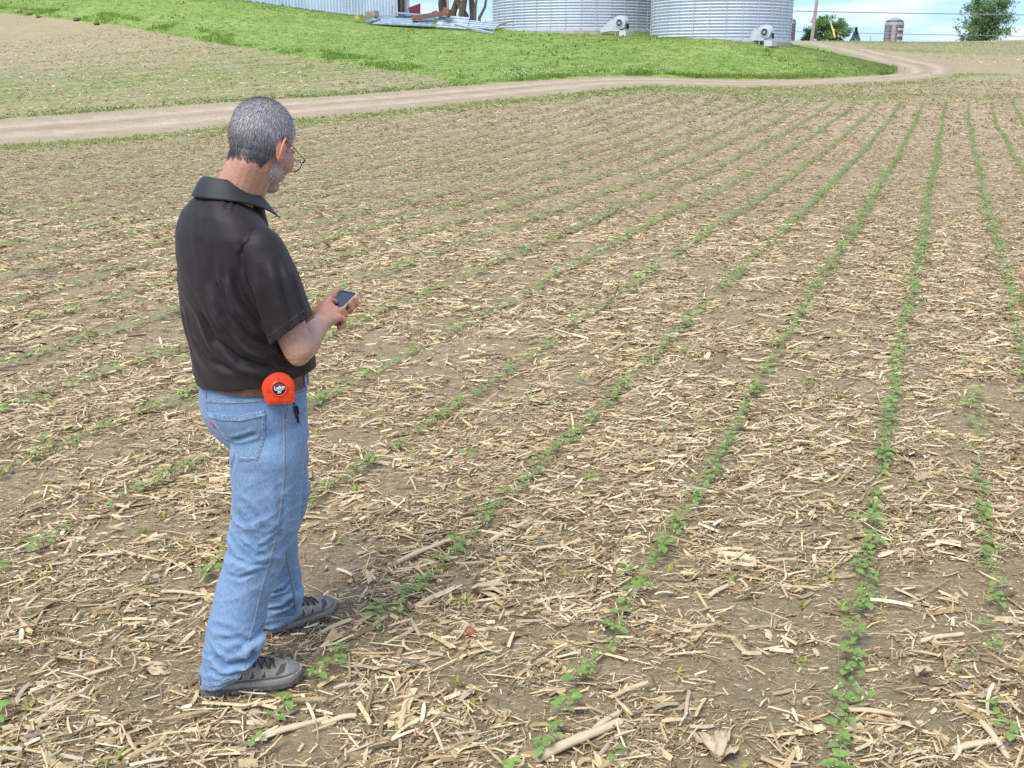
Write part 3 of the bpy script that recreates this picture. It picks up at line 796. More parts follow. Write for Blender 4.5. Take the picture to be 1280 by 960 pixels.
# ------------------------------------------------------------------ grain bins
M_GALV = mat('galvanised_sheet', (.58, .61, .65), .45, metal=.12, vary=.06, scale=.9, rvary=.10, stretch=(1, 1, .3), detail=4)
M_GALVW = mat('weathered_zinc', (.56, .59, .62), .5, metal=.35, vary=.12, scale=2.5)
M_CONC = mat('concrete_footing', (.42, .36, .28), .9, vary=.2, scale=3, bump=.4, bscale=20)
M_DARK = mat('opening_shade_hoop_black', (.02, .022, .025), .9)  # near-black: shade inside the fan openings as colour; also the silo hoops
M_WHITE = mat('white_painted_steel', (.50, .53, .55), .4, vary=.08, scale=4)
def grain_bin(label, c, Rb, zb, H=6.6, seams=36, phase=0.0):
    root = empty('grain_bin', (c[0], c[1], zb)); tag(root, label, 'grain bin', 'corrugated grain bins')
    pitch = .165; prof = []
    z = .12
    while z < H:
        for k in range(8):
            t = k / 8; prof.append((Rb + .042 * math.cos(2 * PI * t), z + t * pitch))
        z += pitch
    MB().lathe([(Rb - .05, .12)] + prof + [(Rb - .05, H + .1)], 112).build('wall', M_GALV, root, smooth=True, angle=80)
    MB().lathe([(Rb + .06, -.02), (Rb + .06, .14), (Rb + .03, .15), (Rb - .2, .15)], 112).build('base_flashing', M_GALVW, root, smooth=True)
    MB().lathe([(Rb + .16, -1.8), (Rb + .16, -.03), (Rb - .3, -.021)], 72).build('footing', M_CONC, root, smooth=True, angle=30)
    mb = MB()
    for k in range(seams):
        a = 2 * PI * k / seams + phase; p = Vector((math.cos(a), math.sin(a), 0)) * (Rb + .045)
        mb.box(p + Vector((0, 0, H / 2 + .05)), (.03, .028, H - .05), Matrix.Rotation(a, 3, 'Z'))
        mb.box(p + Vector((0, 0, .10)), (.08, .07, .12), Matrix.Rotation(a, 3, 'Z'))
    mb.build('stiffeners', M_GALVW, root)
    rf = MB().lathe([(Rb + .18, H - .02), (Rb + .18, H + .06), (.6, H + Rb * .52), (.6, H + Rb * .52 + .3), (.02, H + Rb * .52 + .42)], 56).build('roof', M_GALVW, root)
    mr = MB()
    for k in range(32):
        a = 2 * PI * k / 32; d = Vector((math.cos(a), math.sin(a), 0))
        mr.bar(d * (Rb + .15) + Vector((0, 0, H + .09)), d * .65 + Vector((0, 0, H + Rb * .52)), .05, .05)
    mr.build('roof_ribs', M_GALVW, rf)
    return root
def bin_fan(label, p, rz, s=1.0):
    """scroll blower: flat sided drum with a round inlet, wedge duct to the bin, stand"""
    root = empty('bin_fan', p, rz); root.scale = (s, s, s); tag(root, label, 'blower fan', 'blower fans at the grain bins')
    W = .50; mb = MB(); prof = []
    for k in range(40):
        a = -PI / 2 + 2 * PI * k / 40 * .82; rad = .40 + .14 * k / 40; prof.append((rad * math.cos(a), .62 + rad * math.sin(a)))
    prof += [(-.54, 1.10), (-.54, .10), (-.05, .10)]
    V = [(-W / 2, y, z) for y, z in prof] + [(W / 2, y, z) for y, z in prof]; n_ = len(prof)
    F = [tuple(range(n_)), tuple(range(2 * n_ - 1, n_ - 1, -1))] + [(k, (k + 1) % n_, n_ + (k + 1) % n_, n_ + k) for k in range(n_)]
    mb.add(V, F); mb.build('housing', M_WHITE, root, bevel=.012, smooth=True)
    X90 = Matrix.Rotation(PI / 2, 3, 'Y')
    MB().lathe([(.30, 0), (.30, .05), (.24, .06), (.22, .01), (.21, 0)], 32, (W / 2 - .002, 0, .62), rot=X90).build('inlet_ring', M_GALVW, root, smooth=True)
    hub = MB().lathe([(.235, 0), (.235, .012)], 28, (W / 2 + .03, 0, .62), rot=X90).build('inlet', M_DARK, root)  # solid dark disc, the shade inside the inlet put into its colour
    g = MB()
    for k in range(5): g.bar((W / 2 + .07, -.19 + .095 * k, .46), (W / 2 + .07, -.19 + .095 * k, .78), .012, .012)
    g.lathe([(.07, 0), (.07, .03)], 16, (W / 2 + .06, 0, .62), rot=X90); g.build('inlet_guard', M_GALVW, root)
    MB().add([(-.24, -.50, .12), (.24, -.50, .12), (.24, -.50, .98), (-.24, -.50, .98), (-.24, -1.55, .02), (.24, -1.55, .02), (.24, -1.55, .25), (-.24, -1.55, .25)],
             [(0, 1, 2, 3), (4, 7, 6, 5), (0, 4, 5, 1), (3, 2, 6, 7), (0, 3, 7, 4), (1, 5, 6, 2)]).build('transition_duct', M_WHITE, root, bevel=.01)
    st = MB()
    for x in (-.2, .2):
        for y in (-.35, .35): st.box((x, y, -.02), (.06, .06, .30))
    st.box((0, 0, .12), (.56, .9, .04)).build('stand', M_WHITE, root)
    MB().box((.1, .42, -.10), (.9, .55, .36)).build('plinth', mat('plinth_concrete', (.55, .55, .53), .85, vary=.1, scale=6), root, bevel=.01)
    MB().box((.02, .505, .38), (.30, .04, .34)).build('motor_opening_shade', M_DARK, root)  # solid block coloured near-black for the shade in the drum's slot
    return root
bl = atY(720, 40, 68.2); br = atY(900, 46, 60.4)
grain_bin('large corrugated steel grain bin standing farther left beside the bare trees', (4.29, 68.4), 5.50, 3.98, H=6.8, seams=38, phase=.04)
grain_bin('corrugated steel grain bin on the right, nearest the dirt road loop', (11.9, 60.6), 3.90, 3.22, H=6.2, seams=28, phase=.1)
p1 = px(776, 50); p2 = px(962, 56)
pa = Vector((6.35, 61.6, macro(6.35, 61.6)[0] + .20)); pb = Vector((13.55, 56.5, macro(13.55, 56.5)[0] + .22))
bin_fan('white blower fan with round inlet at the foot of the left grain bin', pa, math.radians(-127), .85)
bin_fan('white blower fan with round inlet at the foot of the right grain bin', pb, math.radians(-127), .80)

# ------------------------------------------------------------------ white metal barn
M_SHED = mat('barn_sheet', (.60, .68, .76), .5, vary=.13, scale=.7, detail=6, stretch=(1, 1, .25), two=(5, (.70, .74, .78), .5, .7))
M_MAROON = mat('maroon_cloth', (.16, .03, .06), .9); M_TEAL = mat('teal_paint', (.03, .30, .34), .7); M_TIMBER = mat('weathered_timber', (.25, .17, .12), .9, vary=.3, scale=6)
A_ = Vector((-23.9, 66.6, 0)); B_ = Vector((-7.35, 76.6, 0)); dd = (B_ - A_).normalized(); nn = Vector((dd.y, -dd.x, 0)); LB = (B_ - A_).length
barn = empty('barn', (A_.x, A_.y, 5.05), math.atan2(dd.y, dd.x)); tag(barn, 'long white metal-sided barn on the hill behind the grass bank', 'barn')
def rib_wall(x0, x1, y, z0, z1, step=.23, d=.035):
    mb = MB(); prof = []
    x = x0
    while x < x1 - .01:
        prof += [(x, y), (x + step * .55, y), (x + step * .65, y - d), (x + step * .9, y - d)]; x += step
    prof.append((x1, y)); n_ = len(prof)
    V = [(a, b, z0) for a, b in prof] + [(a, b, z1) for a, b in prof] + [(a, y + .08, z0) for a, b in prof] + [(a, y + .08, z1) for a, b in prof]
    F = [(i, i + 1, n_ + i + 1, n_ + i) for i in range(n_ - 1)] + [(2 * n_ + i + 1, 2 * n_ + i, 3 * n_ + i, 3 * n_ + i + 1) for i in range(n_ - 1)] + [(n_ + i, n_ + i + 1, 3 * n_ + i + 1, 3 * n_ + i) for i in range(n_ - 1)]
    return mb.add(V, F)
rib_wall(0, LB - 1.15, 0, .25, 5.0).build('wall', M_SHED, barn)
MB().box((LB / 2 - .6, .03, -.3), (LB - 1.0, .14, 1.08)).build('foundation', M_CONC, barn)
MB().box((LB - .09, .04, 2.4), (.18, .16, 5.2)).box((LB - 1.08, .05, 2.4), (.10, .14, 5.2)).build('door_frame', M_WHITE, barn)
MB().box((LB - .6, 1.1, 2.4), (.9, .1, 5.2)).build('inner_wall', mat('inner_panel', (.33, .36, .32), .9), barn)
MB().box((LB - .42, .55, 2.4), (.22, .12, 5.2)).build('inner_post', M_TIMBER, barn)
rib_wall(0, LB, 12, .25, 5.0).build('wall', M_SHED, barn)
for x in (.04, LB - .04): MB().box((x, 6.05, 2.6), (.08, 11.8, 5.0)).add([(x - .04, .2, 5.1), (x - .04, 11.9, 5.1), (x - .04, 6.0, 7.9), (x + .04, .2, 5.1), (x + .04, 11.9, 5.1), (x + .04, 6.0, 7.9)], [(0, 1, 2), (5, 4, 3), (0, 3, 4, 1), (1, 4, 5, 2), (2, 5, 3, 0)]).build('gable_wall', M_SHED, barn)
MB().add([(-.3, -.5, 4.85), (LB + .3, -.5, 4.85), (LB + .3, 6, 8.0), (-.3, 6, 8.0), (-.3, 12.5, 4.85), (LB + .3, 12.5, 4.85),
          (-.3, -.5, 4.95), (LB + .3, -.5, 4.95), (LB + .3, 6, 8.1), (-.3, 6, 8.1), (-.3, 12.5, 4.95), (LB + .3, 12.5, 4.95)],
         [(0, 3, 2, 1), (3, 4, 5, 2), (6, 7, 8, 9), (9, 8, 11, 10), (0, 1, 7, 6), (4, 10, 11, 5), (0, 6, 9, 3), (3, 9, 10, 4), (1, 2, 8, 7), (2, 5, 11, 8)]).build('roof', M_SHED, barn)
# cloth hanging in the barn opening
q = atY(518, 20, 75.4)
o = MB().add([(-.42, 0, .55), (.45, -.02, .85), (.40, .0, -.55), (.05, .0, -.5), (-.30, 0, .05), (-.42, .05, .55), (.45, .04, .85), (.40, .05, -.55), (.05, .05, -.5), (-.30, .05, .05)],
             [(0, 1, 2, 3, 4), (9, 8, 7, 6, 5), (0, 5, 6, 1), (1, 6, 7, 2), (2, 7, 8, 3), (3, 8, 9, 4), (4, 9, 5, 0)]).build('hanging_tarp', M_MAROON)
o.location = (q.x, q.y, q.z); tag(o, 'maroon cloth hanging in the open end of the barn', 'tarp')
q = atY(508, 13, 74.6); o = MB().add([(-.2, 0, -.15), (.15, 0, .1), (.15, 0, -.1), (-.2, .04, -.15), (.15, .04, .1), (.15, .04, -.1)], [(0, 2, 1), (3, 4, 5), (0, 1, 4, 3), (1, 2, 5, 4), (2, 0, 3, 5)]).build('painted_board', M_TEAL)
o.location = q; tag(o, 'small teal board at the barn corner beside the maroon cloth', 'board')

# ------------------------------------------------------------------ scrap pile between barn and bins
M_SCRAP = mat('pale_blue_sheet_metal', (.36, .43, .48), .5, metal=.2, vary=.25, scale=3); M_RUST = mat('rusty_steel', (.24, .11, .065), .85, vary=.4, scale=7)
M_WOOD = mat('grey_brown_wood', (.33, .26, .18), .9, vary=.3, scale=5); M_YEL = mat('faded_yellow_paint', (.55, .36, .06), .7)
def gp(u, v, Y): return atY(u, v, Y)
def sheet(name, label, cat, a, b, w, th, m, tilt=.0, grp=None, ribs=0):
    a, b = Vector(a), Vector(b); c = (a + b) / 2; d = b - a
    mb = MB(); L_ = d.length
    mb.box((0, 0, 0), (L_, w, th))
    for k in range(ribs): mb.box((0, -w / 2 + (k + .5) * w / ribs, th / 2 + .02), (L_ * .998, .05, .036))
    o = mb.build(name, m); o.location = c
    qd = d.to_track_quat('X', 'Z'); o.rotation_mode = 'QUATERNION'; from mathutils import Quaternion
    o.rotation_quaternion = qd @ Quaternion((1, 0, 0), tilt); tag(o, label, cat, grp); return o
sheet('metal_sheet', 'long pale metal sheet at the bottom left of the scrap pile', 'sheet metal', gp(464, 26, 65.5), gp(540, 29, 65.5), .8, .05, M_SCRAP, .5, 'metal sheets of the scrap pile', 4)
sheet('metal_sheet', 'pale metal sheet lying on the upper middle of the scrap pile', 'sheet metal', gp(470, 21, 66.4), gp(560, 25.5, 66.2), .8, .05, M_SCRAP, .3, 'metal sheets of the scrap pile', 4)
sheet('metal_sheet', 'wide pale metal sheet under the wooden beam end', 'sheet metal', gp(547, 27, 65.6), gp(585, 30, 65.3), 1.1, .12, M_SCRAP, .7, 'metal sheets of the scrap pile', 3)
sheet('metal_sheet', 'pale metal sheet reaching from the scrap pile toward the left grain bin', 'sheet metal', gp(560, 27.5, 66.0), gp(622, 33.5, 64.5), .8, .08, M_SCRAP, .5, 'metal sheets of the scrap pile', 3)
sheet('metal_sheet', 'narrow bluish metal sheet on top of the barn side of the pile', 'sheet metal', gp(492, 16.0, 66.2), gp(540, 20, 66.6), .5, .05, mat('blue_grey_sheet', (.22, .28, .38), .5), .2, 'metal sheets of the scrap pile')
sheet('metal_channel', 'long light metal channel leaning down from the pile onto the grass', 'metal channel', gp(569, 30.5, 64.8), gp(616, 42, 61.8), .16, .10, M_SCRAP, .2)
sheet('tie_rod', 'thin dark rod sticking up at the bin end of the scrap pile', 'rod', gp(624, 31.5, 63), gp(641, 26.5, 61.9), .05, .05, M_RUST)
bm_ = sheet('wooden_beam', 'brown wooden beam lying slanted across the scrap pile', 'beam', gp(515, 23, 65.4), gp(556, 16.5, 65.6), .28, .28, mat('brown_beam', (.22, .115, .075), .9, vary=.25, scale=5))
sheet('wooden_block', 'square rusty brown block at the upper end of the slanted beam', 'block', gp(555, 14, 65.4), gp(562, 17, 65.2), .34, .44, M_RUST)
sheet('wooden_post', 'short dark post lying behind the slanted beam', 'post', gp(540, 17, 66), gp(547, 15, 66), .2, .2, M_RUST)
sheet('yellow_crate_end', 'broken yellow piece at the far left end of the scrap pile', 'scrap part', gp(444, 23, 65.6), gp(449, 20.5, 65.6), .2, .28, M_YEL)
sheet('log', 'grey weathered log propped at the left of the scrap pile', 'log', gp(454, 24, 65.8), gp(470, 15.5, 66.0), .30, .30, M_WOOD)
sheet('log', 'short dark ended log beside the propped weathered log', 'log', gp(459, 18.5, 66.5), gp(471, 17, 65.7), .34, .34, M_WOOD)
sheet('wooden_stake', 'thin upright wooden stake in front of the barn wall', 'stake', gp(490, 17, 67.5), gp(491, 7, 67.5), .07, .07, M_WOOD)
sheet('wooden_plank', 'dark plank under the left end of the scrap pile', 'plank', gp(458, 28, 65.0), gp(474, 24, 65.6), .22, .08, mat('green_grey_plank', (.22, .30, .30), .8))

# ------------------------------------------------------------------ trees and shrubs
M_BARK = mat('bark', (.17, .13, .09), .95, vary=.3, scale=6, bump=.8, bscale=12)
M_FOL = mat('tree_leaves', (1, 1, 1), .6, tone=True, trans=.35)
def limb(mb, a, b, r0, r1, rnd, wob=.06, n_=5):
    a, b = Vector(a), Vector(b); pts_ = []; L_ = (b - a).length
    for i in range(n_ + 1):
        t_ = i / n_; p = a.lerp(b, t_)
        if 0 < i < n_: p += Vector((rnd.uniform(-1, 1), rnd.uniform(-1, 1), rnd.uniform(-.5, .5))) * wob * L_
        pts_.append(p)
    mb.tube(pts_, [r0 + (r1 - r0) * i / n_ for i in range(n_ + 1)], 7); return pts_
def leaf_cloud(centres, rad, per, size, rng, colA, colB):
    C_ = np.repeat(np.array(centres), per, 0); n_ = len(C_)
    d = rng.normal(0, 1, (n_, 3)); d /= np.linalg.norm(d, axis=1)[:, None]
    rd = np.repeat(np.asarray(rad), per) if hasattr(rad, '__len__') else rad
    P = C_ + d * (rd * rng.random(n_) ** .5)[:, None] * np.array([1, 1, .8])
    a = rng.normal(0, 1, (n_, 3)); a /= np.linalg.norm(a, axis=1)[:, None]; b = np.cross(a, rng.normal(0, 1, (n_, 3))); b /= np.linalg.norm(b, axis=1)[:, None]
    s = size * rng.uniform(.6, 1.3, n_)[:, None]
    Vv = np.stack([P - a * s, P + b * s * .55, P + a * s, P - b * s * .55], 1).reshape(-1, 3)
    k = (.6 * rng.random((n_, 1)) + .4 * np.repeat(rng.random((len(centres), 1)), per, 0)); c = np.array(colA) * (1 - k) + np.array(colB) * k
    return Vv, np.arange(n_ * 4).reshape(n_, 4), np.repeat(c, 4, 0)
def tree(name, label, base, H, spread, seed, stems=1, crown0=.3, leaves=9, per=90, size=.10, lr=.55, colA=(.05, .11, .03), colB=(.12, .20, .06), cat='tree', grp=None, r0=.2, ztop=None, lean=(0, 0)):
    rnd = random.Random(seed); rng = np.random.default_rng(seed)
    root = empty(name, base); tag(root, label, cat, grp)
    mb = MB(); cen = []; rads = []
    for s_ in range(stems):
        a = 2 * PI * s_ / max(stems, 1) + rnd.uniform(-.4, .4); off = Vector((math.cos(a), math.sin(a), 0)) * (0 if stems == 1 else .25 * r0 * 3)
        top = Vector((lean[0] * H + math.cos(a) * spread * (.1 if stems == 1 else .38), lean[1] * H + math.sin(a) * spread * (.1 if stems == 1 else .38), H * rnd.uniform(.78, .95)))
        pts_ = limb(mb, off + Vector((0, 0, -.3)), top, r0 * rnd.uniform(.8, 1), r0 * .16, rnd, .045, 7)
        for j in range(leaves):
            t_ = crown0 + (1 - crown0) * (j + rnd.random()) / leaves; i = min(int(t_ * 7), 6); p = pts_[i].lerp(pts_[i + 1], t_ * 7 - i)
            az_ = rnd.uniform(0, 2 * PI); ln = spread * rnd.uniform(.35, .95) * (1.15 - t_ * .65)
            e = p + Vector((math.cos(az_) * ln, math.sin(az_) * ln, ln * rnd.uniform(.1, .75)))
            bp = limb(mb, p, e, r0 * .30 * (1.1 - t_), .015, rnd, .08, 4)
            for m_ in range(5):
                q_ = bp[2 if m_ < 2 else 3].lerp(bp[4], rnd.random()); e2 = q_ + Vector((rnd.uniform(-1, 1), rnd.uniform(-1, 1), rnd.uniform(-.3, .9))) * ln * .42
                mb.tube([q_, (q_ + e2) / 2 + Vector((0, 0, .04)), e2], [.02, .014, .008], 4)
                for w_ in (.45, 1.0): cen.append(tuple(q_.lerp(e2, w_))); rads.append(lr * rnd.uniform(.5, 1.1))
    mb.build('trunk', M_BARK, root, smooth=True)
    Vv, q_, c = leaf_cloud(cen, rads, per, size, rng, colA, colB)
    link('crown', np_mesh('crown', Vv, q_, [M_FOL], col=c), root)
    return root
def mz(x, y): return float(macro(np.array([x]), np.array([y]))[0])
def onray(u, Y):
    d = ray(u, 50.0); x = d[0] * Y / d[1]; return x, Y, mz(x, Y)
tree('field_tree', 'broad leafy tree beyond the field crest at the right', onray(1229, 140), 6.2, 3.9, 5, stems=6, crown0=.05, leaves=14, per=13, size=.15, lr=.80, colA=(.12, .23, .08), colB=(.26, .40, .15), r0=.14)
tree('field_bush', 'leafy bush just right of the utility pole', onray(1027, 119), 2.6, 1.5, 8, stems=3, crown0=.1, leaves=9, per=14, size=.11, lr=.5, colA=(.12, .24, .06), colB=(.26, .42, .11), cat='bush', r0=.07)
tree('field_bush', 'rounded bush beside the yellow guy-wire guard', onray(1047, 119), 1.9, 2.1, 9, stems=4, crown0=.08, leaves=8, per=14, size=.10, lr=.45, colA=(.12, .24, .06), colB=(.25, .40, .11), cat='bush', r0=.06)
tree('field_bush', 'low dark shrub at the left foot of the utility pole', onray(1010, 119), 1.1, .9, 10, stems=3, crown0=.1, leaves=6, per=24, size=.08, lr=.35, colA=(.05, .10, .04), colB=(.10, .17, .06), cat='bush', r0=.05)
tree('yard_tree', 'thick forked tree trunk behind the scrap pile, nearer the barn', (-5.0, 84, mz(-5, 84) - .1), 8.5, 3.2, 21, stems=3, crown0=.5, leaves=7, per=22, size=.13, lr=.6, r0=.34, grp='trees between barn and grain bins')
tree('yard_tree', 'twin-stemmed tree trunk behind the middle of the scrap pile', (-3.75, 83, mz(-3.75, 83) - .1), 8.0, 3.4, 22, stems=3, crown0=.5, leaves=7, per=22, size=.13, lr=.6, r0=.36, grp='trees between barn and grain bins')
tree('yard_tree', 'thin crooked leaning tree just left of the left grain bin', (-2.6, 82, mz(-2.6, 82) - .1), 6.0, 2.2, 23, stems=2, crown0=.45, leaves=5, per=14, size=.12, lr=.5, r0=.14, lean=(.12, 0), grp='trees between barn and grain bins')
o = MB().tube([(0, 0, -.4), (0, 0, 3.4)], [.09, .08], 10).box((-.35, 0, 2.2), (.9, .07, .07)).build('fence_post', mat('pale_post', (.42, .36, .33), .9), smooth=True); q = atY(560, 20, 80)
o.location = (q.x, q.y, mz(q.x, q.y)); tag(o, 'pale post with a short crossarm beside the yard trees', 'post')
# small spruce
x, y, z = onray(1069, 118)
sp = empty('spruce', (x, y, z)); tag(sp, 'tiny dark spruce on the crest between the bush and the silo', 'tree')
MB().tube([(0, 0, -.1), (0, 0, 1.5)], [.05, .01], 6).build('trunk', M_BARK, sp)
rng = np.random.default_rng(2); cc = [(math.cos(a) * (1.35 - h) * .38, math.sin(a) * (1.35 - h) * .38, h) for h in np.linspace(.1, 1.4, 9) for a in np.linspace(0, 5.6, 8)]
Vv, q_, c = leaf_cloud(cc, .14, 20, .06, rng, (.03, .08, .05), (.06, .13, .08)); link('crown', np_mesh('crown', Vv, q_, [M_FOL], col=c), sp)

# ------------------------------------------------------------------ silos
def silo(label, u, Y, Rs, vtop, panels):
    x, _, z0 = onray(u, Y); zt = atY(u, vtop, Y).z; H = zt - z0
    root = empty('silo', (x, Y, z0)); tag(root, label, 'silo', 'concrete stave silos')
    body = MB().lathe([(Rs, -.5), (Rs, H - Rs * .82), (Rs - .3, H - Rs * .82)], 40)
    body.build('stave_wall', mat('silo_staves', (.24, .21, .19), .9, vary=.22, scale=1.0, stretch=(1, 1, .12), two=(.6, (.17, .14, .125), .5, .6)), root, smooth=True, angle=60)
    hp = MB()
    for k in range(int(H / .9)): hp.lathe([(Rs + .03, .6 + k * .9), (Rs + .05, .63 + k * .9), (Rs + .03, .66 + k * .9)], 40)
    hp.build('hoops', M_DARK, root)
    dm = [(Rs * 1.04, H - Rs * .84)] + [(Rs * 1.04 * math.cos(t_), H - Rs * .80 + Rs * .80 * math.sin(t_)) for t_ in np.linspace(0, 1.5, 9)]
    MB().lathe(dm, 32).build('dome', mat('silo_dome', (.27, .30, .32), .6, metal=.1, vary=.2, scale=1.2), root, smooth=True)
    MB().tube([(-Rs * .35, -Rs * .97, -.5), (-Rs * .35, -Rs * .97, H - Rs * .8)], Rs * .24, 10).build('chute', mat('silo_chute', (.36, .32, .27), .9, vary=.2, scale=2), root, smooth=True)
    if panels:
        for r_ in range(3):
            for c_ in range(2): MB().box((Rs * (.24 + .36 * c_), -Rs * (.99 - .16 * c_), H - Rs * 1.25 - r_ * 1.55), (.72, .1, .62), Matrix.Rotation(.25 + .35 * c_, 3, 'Z')).build('panel', mat('pale_panel', (.55, .53, .50), .8), root)
silo('grey-brown stave silo with domed cap standing alone on the horizon', 1116, 290, 2.45, 22, True)
silo('stave silo with pale dome half hidden behind the right grain bin', 982.5, 290, 2.3, 20.5, False)

# ------------------------------------------------------------------ utility pole, lines, guys
M_POLE = mat('pole_wood', (.36, .30, .27), .9, vary=.2, scale=5, stretch=(1, 1, .1)); M_WIRE = mat('line_cable', (.20, .20, .28), .6)
x, y, z = onray(1014.5, 116)
po = empty('utility_pole', (x, y, z)); tag(po, 'tall wooden utility pole at the end of the dirt road', 'utility pole')
MB().tube([(0, 0, -.5), (.25, 0, 5.5), (.5, 0, 11)], [.20, .17, .14], 12).build('pole', M_POLE, po, smooth=True)
MB().box((.47, -.2, 10.2), (2.4, .12, .14)).build('crossarm', M_POLE, po)
ins = MB()
for k in (-1, 0, 1): ins.lathe([(.03, 0), (.06, .05), (.06, .12), (.02, .16)], 8, (.47 + k, -.2, 10.28))
ins.build('insulators', M_CONC, po)
def cable(label, pts_, rad, grp=None, name='power_line'):
    o = MB().tube(pts_, rad, 5).build(name, M_WIRE, smooth=True); tag(o, label, 'cable', grp); return o
def span(ua, va, ub, vb, Y, sag, n_=24, Yb=None):
    a, b = atY(ua, va, Y), atY(ub, vb, Yb or Y); return [a.lerp(b, i / n_) - Vector((0, 0, sag * 4 * (i / n_) * (1 - i / n_))) for i in range(n_ + 1)]
cable('upper cable crossing the sky above the silo', span(900, 11.5, 1420, 19.5, 114, .12), .045)
cable('lower cable crossing just above the field crest', span(940, 38.5, 1420, 47.5, 122, .05), .035)
x, y, z = onray(1088, 121.5); o = MB().tube([(0, 0, -.3), (0, 0, atY(1088, 45, 121.5).z - z)], .05, 8).build('wire_post', M_POLE, smooth=True); o.location = (x, y, z); tag(o, 'short thin post carrying the lower cable on the crest', 'post')
gy = empty('guy_wire_anchor', tuple(atY(1043, 46, 113))); tag(gy, 'yellow guard on the guy wires right of the utility pole', 'guy anchor'); o0 = gy.location
def rel(u, v, Y): return atY(u, v, Y) - o0
MB().tube([rel(1043.5, 47, 113), rel(1041.5, 38, 113.2), rel(1039.5, 33, 113.4)], [.10, .10, .09], 8).build('guard', mat('yellow_guard', (.70, .50, .10), .6), gy, smooth=True)
for k in range(3): MB().tube([rel(1040, 34, 113.4), rel(1036 + 1.6 * k, 25, 113.6), rel(1027 + 3 * k, -60, 115)], .022, 5).build('guy_wire', mat('pale_wire', (.6, .6, .62), .5) if k == 0 else bpy.data.materials['pale_wire'], gy)

# ------------------------------------------------------------------ loose things lying in the field
def ridged_clod(label, u, v, s):
    p = px(u, v); rnd = random.Random(int(u)); mb = MB(); s = s * .48; mb.ell((0, 0, 0), (s, s * .8, s * .6), nu=18, nv=12)
    mb.v = [tuple(Vector(q) * (1 + .7 * (mnoise.noise(Vector(q) * 2.4 / s + Vector((u, v, 0)))))) for q in mb.v]
    o = mb.build('soil_clod', mat('dark_clod', (.15, .095, .06), .95, vary=.3, scale=4, bump=.8, bscale=10) if 'dark_clod' not in bpy.data.materials else bpy.data.materials['dark_clod'], smooth=True)
    o.location = p + Vector((0, 0, s * .3)); tag(o, label, 'soil clod', 'soil clods at the far field edge')
for l_, u, v, s in (('large dark soil clod at the top left corner of the far field', 26, 17, .42), ('second dark soil clod right of the corner clod', 38, 19, .38),
                    ('flat dark clod in the middle of the three corner clods', 48, 22, .30), ('round lone dark clod on the edge of the grass bank', 96, 26, .40), ('low dark clod farthest right along the field edge', 121, 31, .34)):
    ridged_clod(l_, u, v, s)
M_STALK = mat('corn_stalk', (.47, .36, .20), .7, col2=(.64, .52, .32), scale=22, detail=5, stretch=(1, 1, 1), two=(60, (.36, .25, .14), .58, .72), bump=.3, bscale=90)
M_STALK.node_tree.nodes['Mapping'].inputs['Scale'].default_value = (.12, 1, 1)
M_HUSK = mat('corn_husk', (.47, .36, .21), .75, col2=(.62, .50, .31), scale=30, stretch=(.15, 1, 1), trans=.15)
def stalk(label, ua, va, ub, vb, rad, seed, split=False, nodes=2):
    a, b = px(ua, va), px(ub, vb); d = b - a; L_ = d.length; rnd = random.Random(seed); mb = MB(); n_ = 14; V = []; m_ = 12
    for i in range(n_ + 1):
        t_ = i / n_; bump = sum(math.exp(-((t_ - (k + .6) / (nodes + .2)) / .022) ** 2) for k in range(nodes)); rr_ = rad * (1 - .12 * t_) * (1 + .16 * bump)
        for k in range(m_):
            an = 2 * PI * k / m_ * (.60 if split else 1) + .3; e_ = rnd.uniform(-.06, .06) + (.5 * rnd.random() if i in (0, n_) else 0) * (.3 if k % 2 else -.1)
            V.append((t_ * L_ - L_ / 2 + (rnd.uniform(-1, 1) * rad * .6 if i in (0, n_) else 0), rr_ * (1 + e_ * .5) * math.cos(an), rr_ * .8 * (1 + e_ * .5) * math.sin(an) + .004 * math.sin(t_ * 5)))
    F = [(i * m_ + k, i * m_ + (k + 1) % m_, (i + 1) * m_ + (k + 1) % m_, (i + 1) * m_ + k) for i in range(n_) for k in range(m_)] + [tuple(range(m_ - 1, -1, -1)), tuple(n_ * m_ + k for k in range(m_))]
    mb.add(V, F); root = mb.build('corn_stalk', M_STALK, smooth=True, angle=50)
    root.location = (a + b) / 2 + Vector((0, 0, rad * .8 + .004)); root.rotation_mode = 'QUATERNION'; root.rotation_quaternion = d.to_track_quat('X', 'Z')
    tag(root, label, 'corn stalk', 'big corn stalk pieces'); return root
